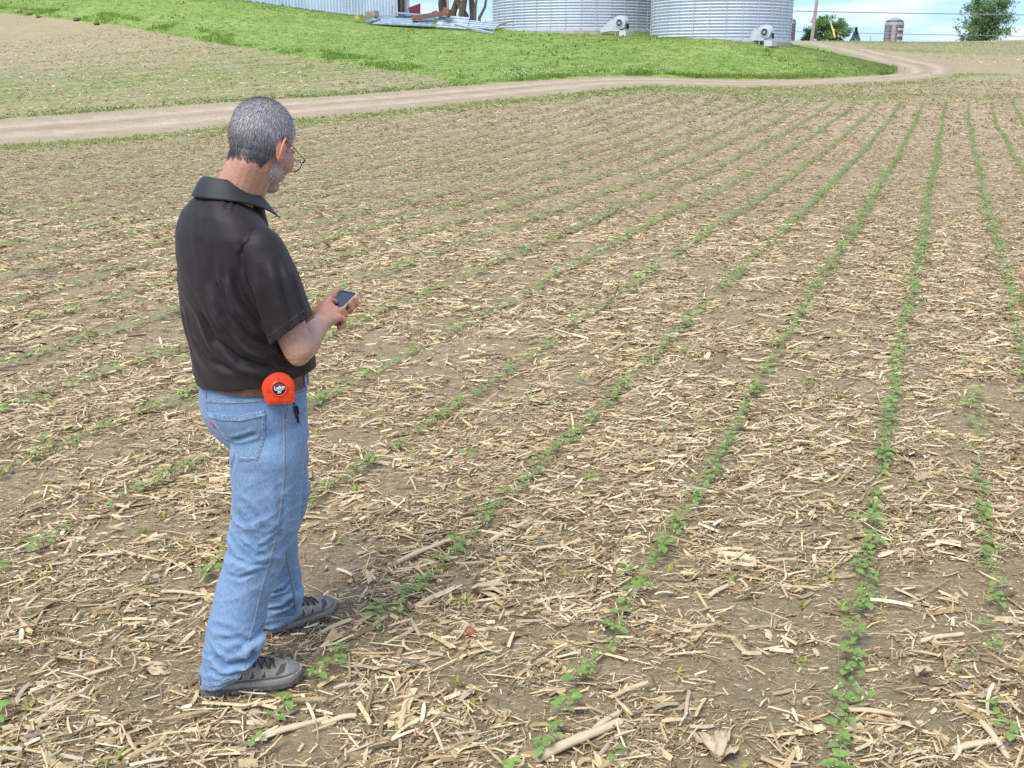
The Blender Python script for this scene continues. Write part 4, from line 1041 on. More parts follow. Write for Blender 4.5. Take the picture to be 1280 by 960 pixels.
stalks = [('thickest corn stalk piece lying at the bottom edge of the photo, between two crop rows', 672, 953, 775, 906, .016), ('short corn stalk standing off the thickest stalk like a fork', 742, 916, 775, 892, .010),
    ('long thin corn stalk piece lying at the bottom left of the thickest one', 325, 922, 410, 900, .011), ('smooth tan corn stalk piece just right of the man\'s near shoe', 445, 905, 402, 908, .010),
    ('corn stalk length lying slanted uphill from the man\'s far shoe', 496, 706, 566, 672, .011), ('corn stalk pointing right above that slanted length', 612, 676, 660, 656, .012),
    ('split corn stalk left of the brown husk bundle', 517, 757, 568, 734, .012), ('long split stalk lying on the left beside the seedling row', 45, 905, 112, 858, .010),
    ('slim stalk behind the man\'s leg touching the seedlings', 203, 744, 268, 742, .008), ('straight stalk at the lower right edge of the field', 1190, 940, 1254, 926, .011),
    ('leaning stalk piece near the lower right corner', 1226, 906, 1262, 950, .010), ('broken stalk right of the densest crop row', 1060, 888, 1130, 894, .009),
    ('bright stalk above the broken one, right of the densest row', 1150, 802, 1202, 796, .010), ('stalk stub lying left of the densest crop row at mid field', 885, 750, 915, 733, .010),
    ('thin straight stalk across the soil left of the near shoe', 120, 905, 92, 925, .007), ('stalk under the two seedlings in front of the near shoe', 540, 900, 584, 914, .009),
    ('upright looking stalk piece left of the thin split stalks', 500, 920, 514, 856, .009)]
for i, (l_, ua, va, ub, vb, rd) in enumerate(stalks): stalk(l_, ua, va, ub, vb, rd, i, split=i % 4 == 2, nodes=1 + i % 3)
def husk(label, u, v, s, az_, n_=7, seed=1):
    p = px(u, v); rnd = random.Random(seed); mb = MB()
    for k in range(n_):
        a = az_ + rnd.uniform(-.75, .75); L_ = s * rnd.uniform(.6, 1.1); w = s * rnd.uniform(.12, .24); V = []; zz = rnd.uniform(.004, .02)
        for i in range(7):
            t_ = i / 6; cw = w * (.3 + .9 * math.sin(PI * min(.15 + t_ * .8, 1)))
            for j in range(5):
                q_ = (j - 2) / 2; x_ = t_ * L_; y_ = q_ * cw / 2; z_ = zz + L_ * (.10 * math.sin(t_ * PI) + .05 * math.sin(t_ * 9 + k)) + abs(q_) * w * .25 + .004 * math.sin(j * 3 + i)
                V.append((x_ * math.cos(a) - y_ * math.sin(a), x_ * math.sin(a) + y_ * math.cos(a), z_))
        V2 = [(a_, b_, c_ - .0012) for a_, b_, c_ in V]
        F = [(i * 5 + j, i * 5 + j + 1, (i + 1) * 5 + j + 1, (i + 1) * 5 + j) for i in range(6) for j in range(4)]
        mb.add(V + V2, F + [tuple(35 + q_ for q_ in reversed(f)) for f in F])
    o = mb.build('corn_husk', M_HUSK, smooth=True, angle=80); o.location = p + Vector((0, 0, .006)); tag(o, label, 'corn husk', 'crumpled corn husks'); return o
husk('fan-shaped pale husk on the left, among straw behind the heel', 180, 842, .085, .2, 8, 1)
husk('wide striped husk fan near the bottom edge right of the middle', 898, 955, .13, 1.35, 9, 2)
husk('brown crumpled husk bundle in the middle of the lower field', 590, 742, .13, -.1, 9, 3)
husk('pale husk scrap right of the densest row near the right side', 1146, 850, .07, .9, 6, 4)
husk('small husk left of the grey stone', 318, 848, .05, 2.6, 5, 5)
husk('pale husk clump at the middle of the left edge', 110, 905, .06, -.6, 6, 6)
# corn cob fragment and stones
cb = MB(); cb.ell((0, 0, 0), (.020, .014, .014), nu=20, nv=14)
cb.v = [tuple(Vector(q) * (1 + .14 * math.sin(q[0] * 1100) * math.sin(math.atan2(q[1], q[2]) * 8))) for q in cb.v]
o = cb.build('corn_cob', mat('red_cob', (.36, .13, .06), .85, vary=.3, scale=90), smooth=True); o.location = px(589, 800) + Vector((0, 0, .012)); o.rotation_euler = (.2, .3, .8); tag(o, 'reddish brown corn cob fragment lying on bare soil', 'corn cob')
def stone(label, u, v, s, m):
    mb = MB(); mb.ell((0, 0, 0), (s, s * .8, s * .55), nu=16, nv=10); mb.v = [tuple(Vector(q) * (1 + .22 * mnoise.noise(Vector(q) * 1.3 / s + Vector((u, v, 0))))) for q in mb.v]
    o = mb.build('stone', m, smooth=True); o.location = px(u, v) + Vector((0, 0, s * .25)); tag(o, label, 'stone', 'stones in the field')
MS1, MS2 = mat('tan_stone', (.36, .29, .21), .9, vary=.15, scale=40), mat('grey_stone', (.15, .145, .15), .85, vary=.25, scale=50)
for l_, u, v, s, m in (('tan rounded stone in front of the near shoe toe', 318, 892, .022, MS1), ('tan stone left of the knees among straw', 195, 722, .018, MS1), ('dark grey stone by the bottom seedlings right of centre', 722, 888, .018, MS2),
                       ('dark grey stone near the lower right husk', 1205, 862, .018, MS2), ('dark grey stone close to the lower right corner', 1256, 934, .016, MS2), ('small grey stone at the bottom centre', 570, 946, .013, MS2),
                       ('small grey stone at the bottom left', 102, 880, .014, MS2), ('dark stone in the upper middle of the near litter', 677, 679, .014, MS2)):
    stone(l_, u, v, s, m)
# ------------------------------------------------------------------ the man
def remesh(mb, voxel, smooth=4, factor=.5):
    me = mb.mesh('tmp', []); o = link('tmp', me)
    m1 = o.modifiers.new('r', 'REMESH'); m1.mode = 'VOXEL'; m1.voxel_size = voxel; m1.adaptivity = 0
    if smooth: m2 = o.modifiers.new('s', 'SMOOTH'); m2.iterations = smooth; m2.factor = factor
    dg = bpy.context.evaluated_depsgraph_get(); dg.update()
    out = bpy.data.meshes.new_from_object(o.evaluated_get(dg)); bpy.data.objects.remove(o); bpy.data.meshes.remove(me)
    return out
def get_np(me):
    V = np.empty(len(me.vertices) * 3, np.float32); me.vertices.foreach_get('co', V); Nn = np.empty(len(me.vertices) * 3, np.float32)
    me.vertex_normals.foreach_get('vector', Nn); return V.reshape(-1, 3).astype(float), Nn.reshape(-1, 3).astype(float)
def set_np(me, V): me.vertices.foreach_set('co', np.asarray(V, np.float32).ravel()); me.update()
def set_tone(me, c):
    a = me.attributes.get('tone') or me.attributes.new('tone', 'FLOAT_COLOR', 'POINT'); cc = np.ones((len(c), 4), np.float32); cc[:, :3] = c; a.data.foreach_set('color', cc.ravel())
def chain(mb, pts_, rad, m=0, n=14, ring=True):
    for p, r_ in zip(pts_, rad): mb.ell(p, (r_, r_, r_), m=m, nu=n, nv=8)
    mb.tube(pts_, rad, n, m) if len(pts_) > 1 else None
def bvh_of(me): return BVHTree.FromPolygons([v.co[:] for v in me.vertices], [p.vertices[:] for p in me.polygons])
CAMP = Vector((0, 0, CAM_H))
def cast(bvh, u, v):
    d = Vector(ray(u, v)).normalized(); h = bvh.ray_cast(CAMP, d)
    return (h[0], h[1]) if h[0] is not None else (None, None)
def surf_line(bvh, uv, step=3.0, off=.001):
    """polyline on the garment where the photo shows a seam or crease"""
    out = []
    for (a, b), (c, d) in zip(uv[:-1], uv[1:]):
        n_ = max(2, int(math.hypot(c - a, d - b) / step))
        for i in range(n_):
            t_ = i / n_; p, nrm = cast(bvh, a + (c - a) * t_, b + (d - b) * t_)
            if p is not None and (not out or (p - out[-1][0]).length < .06): out.append((p + nrm * off, nrm))
    p, nrm = cast(bvh, *uv[-1])
    if p is not None: out.append((p + nrm * off, nrm))
    return out
def seg_dist(V, poly):
    P = np.array([tuple(p) for p in poly]); best = np.full(len(V), 9.0); tpar = np.zeros(len(V))
    for i in range(len(P) - 1):
        a, b = P[i], P[i + 1]; ab = b - a; t_ = np.clip(((V - a) @ ab) / (ab @ ab + 1e-12), 0, 1); d = np.linalg.norm(V - (a + t_[:, None] * ab), axis=1)
        k = d < best; best = np.where(k, d, best); tpar = np.where(k, (i + t_) / (len(P) - 1), tpar)
    return best, tpar
def crease(V, N, line, amp, sig, ridge=.5):
    if len(line) < 2: return V
    d, t_ = seg_dist(V, [p for p, _ in line]); e = np.clip(np.sin(PI * np.clip(t_, 0, 1)) * 1.8, 0, 1)
    disp = -amp * np.exp(-(d / sig) ** 2) + ridge * amp * np.exp(-((d - 2.1 * sig) / (1.1 * sig)) ** 2)
    return V + N * (disp * e)[:, None]
def ribbon_on(line, w, th, mb, m=0):
    """raised flat strip that follows a surface polyline"""
    pts_ = [p for p, _ in line]; V = []
    for i, (p, nrm) in enumerate(line):
        t_ = (pts_[min(i + 1, len(pts_) - 1)] - pts_[max(i - 1, 0)]).normalized(); s_ = t_.cross(nrm).normalized()
        V += [p - s_ * w / 2 - nrm * .002, p - s_ * w / 2 * .9 + nrm * th, p + s_ * w / 2 * .9 + nrm * th, p + s_ * w / 2 - nrm * .002]
    F = [(i * 4 + k, i * 4 + k + 1, (i + 1) * 4 + k + 1, (i + 1) * 4 + k) for i in range(len(line) - 1) for k in range(3)]
    return mb.add(V, F, m)

OX, OY, FA = -.775, 2.89, math.radians(42)
fw = Vector((math.cos(FA), math.sin(FA), 0)); rt = Vector((math.sin(FA), -math.cos(FA), 0))
def B(a, b, z): return Vector((OX, OY, 0)) + fw * a + rt * b + Vector((0, 0, z))
def ring_pts(a, b, z, df, db, w, n=40, p=2.3, yaw=0.0, tilt=0.0):
    """horizontal section: centre (a,b), half depth front/back, half width"""
    out = []
    for k in range(n):
        t_ = 2 * PI * k / n; c_, s_ = math.cos(t_), math.sin(t_)
        x = math.copysign(abs(c_) ** (2 / p), c_) * (df if c_ > 0 else db); y = math.copysign(abs(s_) ** (2 / p), s_) * w
        x, y = x * math.cos(yaw) - y * math.sin(yaw), x * math.sin(yaw) + y * math.cos(yaw)
        out.append(B(a + x, b + y, z + tilt * x))
    return out
def loft(mb, rings, m=0):
    n = len(rings[0]); V = [p for r_ in rings for p in r_]
    F = [(i * n + k, i * n + (k + 1) % n, (i + 1) * n + (k + 1) % n, (i + 1) * n + k) for i in range(len(rings) - 1) for k in range(n)]
    F += [tuple(range(n - 1, -1, -1)), tuple((len(rings) - 1) * n + k for k in range(n))]
    return mb.add(V, F, m)
man = empty('person', (OX, OY, gz1(OX, OY))); tag(man, 'grey-haired man in black polo shirt and faded jeans looking down at his phone', 'person')
BASE = Vector((OX, OY, gz1(OX, OY)))
def child(name, me, parent=man, world0=BASE):
    """mesh given in world coordinates -> part of the man"""
    o = bpy.data.objects.new(name, me); me.transform(Matrix.Translation(-world0)); o.parent = parent; COL.objects.link(o); return o

# phone frame
Rc, Uc, Dc = Vector((1, 0, 0)), Vector((0, ST, CT)), Vector((0, CT, -ST))
def camv(x, y, z): return Rc * x + Uc * y + Dc * z
PW = camv(.050, -.012, -.028).normalized(); PL = camv(.048, .062, .059).normalized(); PN = PW.cross(PL).normalized()
PC = atY(423.5, 379.2, 3.01)
def PH(w, l, n_): return PC + PW * w + PL * l + PN * n_

# head frame: x forward, y left, z up
HEADC = atY(329, 180, 2.905)
HR = Matrix.Rotation(math.radians(60), 3, 'Z') @ Matrix.Rotation(math.radians(30), 3, 'Y') @ Matrix.Rotation(math.radians(0), 3, 'X')
def HD(x, y, z): return HEADC + HR @ Vector((x, y, z))

# joints
sh_r = atY(327, 322, 2.745); el_r = atY(373, 437, 2.715); wr_r = atY(401, 405, 2.895)
sh_l = B(-.048, -.165, 1.385); el_l = B(.06, -.235, 1.10); wr_l = PH(-.078, -.060, -.034)
ank_r = atY(286, 842, 2.665); ank_l = atY(352, 768, 3.035)
knee_r = atY(325, 655, 2.80); knee_l = atY(352, 655, 3.03); hip_r = B(-.01, .09, .92); hip_l = B(-.01, -.09, .92)

# ---- body (one continuous mesh)
bd = MB()
bd.ell(HD(-.014, 0, .036), (.096, .076, .086), HR, nu=32, nv=20)
bd.ell(HD(-.034, 0, -.012), (.068, .066, .058), HR); bd.ell(HD(-.026, 0, .012), (.087, .073, .076), HR, nu=28, nv=16)
bd.ell(HD(.034, 0, -.018), (.058, .060, .082), HR); bd.ell(HD(.034, 0, -.064), (.056, .054, .042), HR); bd.ell(HD(.076, 0, -.094), (.020, .026, .020), HR)
bd.ell(HD(.082, 0, .018), (.013, .046, .012), HR); chain(bd, [HD(.088, 0, .006), HD(.100, 0, -.014), HD(.108, 0, -.032)], [.009, .010, .013])
for s_ in (-1, 1):
    bd.ell(HD(.101, .011 * s_, -.035), (.010, .009, .008), HR); bd.ell(HD(.060, .042 * s_, -.028), (.030, .022, .030), HR)
    bd.ell(HD(-.004, .077 * s_, -.019), (.017, .007, .030), HR @ Matrix.Rotation(math.radians(-12), 3, 'Y') @ Matrix.Rotation(math.radians(18 * s_), 3, 'Z'))
    rim = [HD(.010 - .030 * math.sin(t_) * .62 - .012, (.082 + .012 * math.sin(t_)) * s_, -.015 + .033 * math.cos(t_)) for t_ in np.linspace(-.35, 2.9, 11)]
    bd.tube(rim, [.0045] * 11, 8); bd.ell(HD(-.001, .081 * s_, -.046), (.008, .006, .010), HR)
    bd.ell(HD(.080, .031 * s_, .001), (.013, .016, .011), HR)
bd.ell(HD(.094, 0, -.056), (.009, .023, .005), HR); bd.ell(HD(.093, 0, -.066), (.009, .021, .006), HR)
neck_b = B(-.055, 0, 1.43)
chain(bd, [HD(-.026, 0, -.03), HD(-.028, 0, -.075), neck_b.lerp(HD(-.03, 0, -.05), .35), neck_b], [.061, .058, .063, .085], n=20)
chain(bd, [HD(.015, 0, -.075), neck_b + fw * .035 + Vector((0, 0, .01))], [.042, .050], n=16)
loft(bd, [ring_pts(-.05 if z > 1.3 else -.01, 0, z, a * (1 if z > 1.3 else .9), a * (1 if z > 1.3 else .9), w) for z, a, w in ((1.43, .07, .13), (1.38, .095, .17), (1.25, .11, .165), (1.1, .11, .15), (1.0, .11, .15), (.88, .105, .15))])
for S_, E_, W_ in ((sh_r, el_r, wr_r), (sh_l, el_l, wr_l)):
    chain(bd, [S_, S_.lerp(E_, .5), E_], [.058, .052, .043], n=18); chain(bd, [E_, E_.lerp(W_, .28), E_.lerp(W_, .6), W_], [.043, .045, .036, .0275], n=18)
bd.ell(el_r + Vector((.0, -.005, -.020)), (.030, .032, .026))
for S_, K_, A_k in ((hip_r, knee_r, ank_r), (hip_l, knee_l, ank_l)): chain(bd, [S_, S_.lerp(K_, .5), K_, K_.lerp(A_k, .4), A_k], [.085, .072, .05, .05, .035], n=16)
chain(bd, [ank_r, Vector((-.90, 2.665, .075)), Vector((-.80, 2.695, .040))], [.030, .024, .018]); chain(bd, [ank_l, Vector((-.815, 3.022, .078)), Vector((-.74, 3.09, .040))], [.030, .024, .018])
# left hand, in the phone's frame: palm below, fingers under the phone and up over its right edge, thumb along the left edge
palm = [(-.078, -.060, -.034), (-.050, -.040, -.028), (-.022, -.012, -.026)]
chain(bd, [PH(*p) for p in palm], [.027, .028, .022])
mcp = [(-.008, .020, -.026), (.002, .000, -.028), (.002, -.021, -.028), (-.006, -.041, -.026)]
for q_ in mcp: chain(bd, [PH(-.055, -.046 + (q_[1] + .01) * .35, -.030), PH(*q_)], [.019, .0125])
tips = [((.030, .026, -.024), (.046, .030, -.012), (.0445, .032, .007)), ((.032, .004, -.026), (.045, .005, -.013), (.042, .006, .007)), ((.028, -.022, -.026), (.041, -.025, -.013), (.0385, -.027, .007)), ((.018, -.045, -.024), (.036, -.049, -.013), (.036, -.050, .004))]
for q_, (a_, b_, c_) in zip(mcp, tips): chain(bd, [PH(*q_), PH(*a_), PH(*b_), PH(*c_)], [.0110, .0098, .0088, .0078], n=12)
chain(bd, [PH(-.060, -.046, -.018), PH(-.052, -.012, -.006), PH(-.043, .022, .002), PH(-.0375, .052, .007)], [.020, .0155, .0115, .0088], n=12)
# right hand: palm down over the lower screen, index reaching forward to the glass, the others curled
def RH(u, v, Y): return atY(u, v, Y)
mr = [RH(407.5, 383, 2.952), RH(414, 383.5, 2.962), RH(420, 389, 2.958), RH(423, 396.5, 2.944)]
for q_, wof in zip(mr, (-.016, -.005, .006, .016)): chain(bd, [wr_r + camv(wof * .6, wof * .3, 0), wr_r.lerp(q_, .55), q_], [.0235, .0175, .0128])
iT = PH(-.002, -.006, .009); bd_i = [mr[0], mr[0].lerp(iT, .45) + PN * .016 + PL * .004, mr[0].lerp(iT, .8) + PN * .008, iT]
chain(bd, bd_i, [.0115, .0098, .0088, .0078], n=12)
for q_, ln in zip(mr[1:], (.040, .037, .030)):
    a_ = q_ + camv(.010, -.003, .012).normalized() * ln * .62 - PN * .004; b_ = a_ + camv(.0, -.014, .004).normalized() * ln * .62; c_ = b_ + camv(-.012, -.006, -.004).normalized() * ln * .5
    chain(bd, [q_, a_, b_, c_], [.0118, .0105, .0095, .0085], n=12)
thb = wr_r.lerp(mr[0], .35) + camv(-.012, .0, .006); chain(bd, [thb, thb + camv(.008, .012, .022), thb + camv(.022, .006, .040), thb + camv(.034, -.004, .048)], [.0165, .0125, .0108, .0085], n=12)
body_me = remesh(bd, .0029, 5)
V, N = get_np(body_me)
Hinv = np.array(HR.transposed()); HL = (V - np.array(HEADC)) @ Hinv.T
inhead = (np.linalg.norm(HL, axis=1) < .16) & (V[:, 2] > 1.44)
tone = np.ones((len(V), 3))
ear = inhead & (np.abs(HL[:, 1]) > .0745) & (HL[:, 2] < .022) & (HL[:, 2] > -.058) & (np.abs(HL[:, 0] + .008) < .035)
tone[ear] = (1.08, .80, .76)
nk = (V[:, 2] > 1.4) & (V[:, 2] < 1.62); tone[nk & ~ear] *= (1.0, .90, .88)
dl = np.linalg.norm(V - np.array(PC), axis=1); tone[dl < .12] *= (1.03, .88, .86)
m1 = fbm(V[:, 0] * 30 + V[:, 2] * 13, V[:, 1] * 30 - V[:, 2] * 31, 4, 2) - .5; m2 = fbm(V[:, 0] * 160 + V[:, 2] * 90, V[:, 1] * 160 - V[:, 2] * 130, 3, 7) - .5
tone *= 1 + m1[:, None] * np.array([.10, .24, .26]) + m2[:, None] * np.array([.14, .26, .28])
set_tone(body_me, tone)
body_me.polygons.foreach_set('use_smooth', np.ones(len(body_me.polygons), bool))
M_SKIN = mat('skin', (.47, .270, .170), .48, spec=.4, tone=True, sss=.12, vary=.05, scale=35, bump=.12, bscale=220)
body_me.materials.clear(); body_me.materials.append(M_SKIN)
child('body', body_me)

# ---- polo shirt
sm = MB()
rings = []
for z, a, df, db, w, pw in ((.905, .004, .152, .166, .196, 2.4), (.950, .004, .154, .168, .199, 2.4), (1.00, .004, .157, .169, .202, 2.4), (1.06, .0, .158, .168, .204, 2.3), (1.13, -.012, .156, .166, .204, 2.3), (1.20, -.028, .150, .158, .203, 2.3),
                        (1.27, -.040, .142, .146, .200, 2.2), (1.34, -.046, .132, .136, .196, 2.2), (1.395, -.052, .120, .122, .192, 2.1), (1.435, -.050, .104, .108, .168, 2.0), (1.460, -.044, .090, .094, .138, 2), (1.478, -.038, .076, .080, .108, 2), (1.492, -.032, .062, .064, .076, 2)):
    rings.append(ring_pts(a, 0, z, df, db, w, 44, pw, tilt=-.07 if z < 1 else -.48 * max(0, min(1, (z - 1.36) / .12))))
loft(sm, rings)
ax_r = (el_r - sh_r).normalized(); s0 = sh_r + Vector((0, 0, .018)); s1 = sh_l + Vector((0, 0, .018)); ax_l = (el_l - s1).normalized()
for S_, sg in ((s0, 1), (s1, -1)): chain(sm, [S_ - rt * .06 * sg + Vector((0, 0, .030)), S_ - rt * .012 * sg, S_ - rt * .02 * sg - Vector((0, 0, .05))], [.058, .058, .056], n=20)
shirt_me = remesh(sm, .0055, 10)
bv = bvh_of(shirt_me); V, N = get_np(shirt_me)
for uv, amp, sig in (([(268, 352), (285, 392), (312, 422), (345, 440)], .018, .014), ([(262, 300), (268, 350), (290, 410), (330, 445)], .007, .016), ([(250, 385), (268, 425), (300, 450), (345, 462)], .013, .013), ([(290, 335), (302, 370), (325, 405), (338, 425)], .010, .010),
                     ([(240, 420), (262, 452), (300, 466)], .006, .010), ([(300, 400), (318, 430), (350, 452), (380, 462)], .008, .009), ([(276, 330), (285, 372), (308, 408)], .007, .008), ([(255, 250), (252, 300), (262, 360), (275, 420)], .004, .016),
                     ([(340, 330), (352, 372), (372, 412)], .004, .010), ([(325, 340), (335, 385), (345, 425)], .004, .012), ([(303, 345), (300, 318), (318, 298), (344, 290)], .0035, .005), ([(285, 248), (283, 262)], .003, .005), ([(293, 252), (292, 266)], .003, .004),
                     ([(226, 380), (240, 440), (255, 468)], .004, .014), ([(300, 300), (310, 320), (320, 345)], .004, .010)):
    V = crease(V, N, surf_line(bv, uv), amp, sig, .55)
V += N * ((fbm(V[:, 0] * 9 + V[:, 2] * 4, V[:, 2] * 7 - V[:, 1] * 9, 3, 12) - .5) * .010)[:, None]
al_ = V[:, 0] + V[:, 1] * .3; w_ = ss(1.42, 1.15, V[:, 2]) * (1 - np.abs(2 * vn(al_ * 10 + V[:, 2] * 9, V[:, 2] * 15 + al_ * 22, 5) - 1)) ** 3
V += N * (w_ * .0055)[:, None]
set_np(shirt_me, V)
bm = bmesh.new(); bm.from_mesh(shirt_me)
def cut(bm, co, no, test):
    g = [f for f in bm.faces if test(f.calc_center_median())]; ed = {e for f in g for e in f.edges}; vs = {v for f in g for v in f.verts}
    r_ = bmesh.ops.bisect_plane(bm, geom=list(g) + list(ed) + list(vs), plane_co=co, plane_no=no, dist=1e-5)
    dead = [f for f in bm.faces if test(f.calc_center_median()) and (f.calc_center_median() - co).dot(no) > 1e-5]
    bmesh.ops.delete(bm, geom=dead, context='FACES')
cut(bm, B(0, 0, .972), Vector((.09 * fw.x + .12 * rt.x, .09 * fw.y + .12 * rt.y, -1)).normalized(), lambda c: c.z < 1.02 and (c - B(0, 0, c.z)).length < .3)
cut(bm, B(-.05, 0, 1.512), (Vector((0, 0, 1)) + fw * .35).normalized(), lambda c: c.z > 1.47)
bm.to_mesh(shirt_me); bm.free()
shirt_me.polygons.foreach_set('use_smooth', np.ones(len(shirt_me.polygons), bool))
M_SHIRT = mat('black_polo_knit', (.0150, .0105, .0092), .60, spec=.32, vary=.12, scale=260, detail=2, sheen=.06, bump=.10, bscale=600)
shirt_me.materials.clear(); shirt_me.materials.append(M_SHIRT)
bv_shirt = bvh_of(shirt_me)
shirt = child('shirt', shirt_me); so = shirt.modifiers.new('thick', 'SOLIDIFY'); so.thickness = .0025; so.offset = -1
def sleeve(S_, E_, ax, sg, creases):
    mb = MB(); st = S_ - rt * .004 * sg
    P_ = [st, S_.lerp(E_, .30) + rt * .006 * sg, S_.lerp(E_, .62) + rt * .006 * sg, S_.lerp(E_, 1.0) + rt * .008 * sg]
    chain(mb, [P_[0] + Vector((0, 0, .002)), *P_[1:]], [.0665, .0725, .0715, .0725], n=28)
    me = remesh(mb, .005, 6); bv_ = bvh_of(me); V, N = get_np(me)
    for uv, amp, sig in creases: V = crease(V, N, surf_line(bv_, uv), amp, sig, .55)
    V += N * ((fbm(V[:, 0] * 11 + V[:, 2] * 6, V[:, 2] * 9 - V[:, 1] * 10, 3, 44) - .5) * .008)[:, None]
    set_np(me, V); bm = bmesh.new(); bm.from_mesh(me)
    hc = S_.lerp(E_, .80); hn = (ax + camv(.30, .02, 0) * sg).normalized()
    cut(bm, hc, hn, lambda c: (c - S_).dot(ax) > .08)
    bm.to_mesh(me); bm.free(); me.polygons.foreach_set('use_smooth', np.ones(len(me.polygons), bool))
    me.materials.clear(); me.materials.append(M_SHIRT); bv_ = bvh_of(me); hem = MB()
    if sg > 0:
        ring_ = []
        for k in range(40):
            a_ = 2 * PI * k / 40; e1 = hn.cross(Vector((0, 1, 0))).normalized(); e2 = hn.cross(e1); d = e1 * math.cos(a_) + e2 * math.sin(a_); q0 = hc - hn * .022
            h = bv_.ray_cast(q0 + d * .2, -d)
            if h[0] is not None: ring_.append((h[0], h[1]))
        ring_.append(ring_[0]); ribbon_on(ring_, .0022, .0006, hem)
    o = child('sleeve', me, shirt); sd = o.modifiers.new('thick', 'SOLIDIFY'); sd.thickness = .0025; sd.offset = -1
    if sg > 0: h_ = hem.mesh('hem_stitch', mat('hem_thread', (.05, .045, .045), .6)); h_.transform(Matrix.Translation(-BASE)); h_.name = 'hem'; o2 = bpy.data.objects.new('hem_line', h_); o2.parent = shirt; COL.objects.link(o2)
sleeve(s0, el_r, ax_r, 1, (([(345, 320), (356, 365), (372, 412)], .006, .010), ([(325, 330), (335, 380), (347, 425)], .006, .013), ([(362, 340), (374, 380), (384, 408)], .004, .007), ([(312, 350), (322, 390), (336, 422)], .004, .010)))
sleeve(s1, el_l, ax_l, -1, ())
# collar: a folded band standing round the neck, its points lying forward
def collar_mesh():
    top, out_, bot = [], [], []
    n_ = 44; V = []; cols = 7
    for i in range(n_ + 1):
        t_ = -1 + 2 * i / n_; ang = t_ * 2.62                                 # 0 = nape
        c_, s_ = -math.cos(ang), math.sin(ang)
        fwd = (1 - math.cos(ang)) / 2
        ctr = B(-.030 + .026 * fwd, 0, 1.528 - .078 * fwd + .020 * math.sin(PI * fwd))
        base = ctr + fw * (c_ * .064) + rt * (s_ * .072 * (1 - .25 * fwd))
        outn = (fw * c_ + rt * s_).normalized()
        hgt = .036 * (1 - .25 * fwd); drop = .058 + .018 * fwd + .016 * math.sin(PI * fwd)
        inner_low = base - Vector((0, 0, .050)) + outn * .012; crest = base + Vector((0, 0, hgt)) + outn * .004
        pr = [inner_low, base + outn * .000 + Vector((0, 0, hgt * .6)), crest, crest + outn * .009 + Vector((0, 0, -.004)), base + outn * .017 + Vector((0, 0, hgt - drop * .45)), base + outn * .023 + Vector((0, 0, hgt - drop * .8)), base + outn * .027 + Vector((0, 0, hgt - drop * 1.05))]
        fl = []
        for q_, (o_, dz_) in enumerate(((.009, -.004), (.019, -.016), (.030, -.034), (.041 + .006 * fwd, -.054))):
            p_ = crest + outn * o_ + Vector((0, 0, dz_)); hit = bv_shirt.ray_cast(p_ + Vector((0, 0, .12)), Vector((0, 0, -1)))
            if hit[0] is not None and hit[0].z + .005 > p_.z: p_.z = hit[0].z + .005 + (.002 if q_ < 3 else 0)
            fl.append(p_)
        pr[3:] = fl
        V += pr
    F = [(i * cols + j, i * cols + j + 1, (i + 1) * cols + j + 1, (i + 1) * cols + j) for i in range(n_) for j in range(cols - 1)]
    return MB().add(V, F)
cm = collar_mesh().mesh('collar', mat('collar_rib', (.0085, .0105, .0095), .6, sheen=.05, bump=.15, bscale=500), smooth=True, angle=80)
co = child('collar', cm, shirt); co_m = co.modifiers.new('sub', 'SUBSURF'); co_m.levels = 1; co_m.render_levels = 2; c2 = co.modifiers.new('thick', 'SOLIDIFY'); c2.thickness = .003

# ---- jeans
jm = MB()
loft(jm, [ring_pts(a, 0, z, df, db, w, 44, pw, tilt=tl) for z, a, df, db, w, pw, tl in (
    (1.005, -.006, .124, .142, .172, 2.3, -.05), (.975, -.006, .128, .146, .176, 2.3, -.05), (.94, -.006, .134, .150, .180, 2.3, -.05), (.90, -.008, .136, .150, .184, 2.3, -.03), (.86, -.010, .134, .148, .186, 2.3, 0), (.82, -.010, .130, .136, .184, 2.4, 0), (.78, -.004, .122, .120, .180, 2.5, 0), (.75, .0, .10, .10, .15, 2.3, 0))])
def leg(pts_): chain(jm, [p for p, _ in pts_], [r_ for _, r_ in pts_], n=24)
def U(u, v, Y): return atY(u, v, Y)
leg([(B(.0, .085, .82), .105), (U(334, 570, 2.79), .108), (U(334, 605, 2.785), .103), (U(331, 650, 2.78), .095), (U(320, 695, 2.765), .084), (U(304, 740, 2.73), .082), (U(294, 785, 2.70), .082), (U(290, 815, 2.685), .084), (U(287, 838, 2.675), .082), (U(283, 862, 2.67), .074)])
leg([(B(.0, -.085, .82), .105), (U(345, 570, 2.98), .105), (U(347, 620, 3.0), .093), (U(340, 668, 3.02), .083), (U(345, 712, 3.035), .075), (U(352, 745, 3.04), .067), (U(350, 765, 3.04), .068), (U(348, 785, 3.03), .066)])
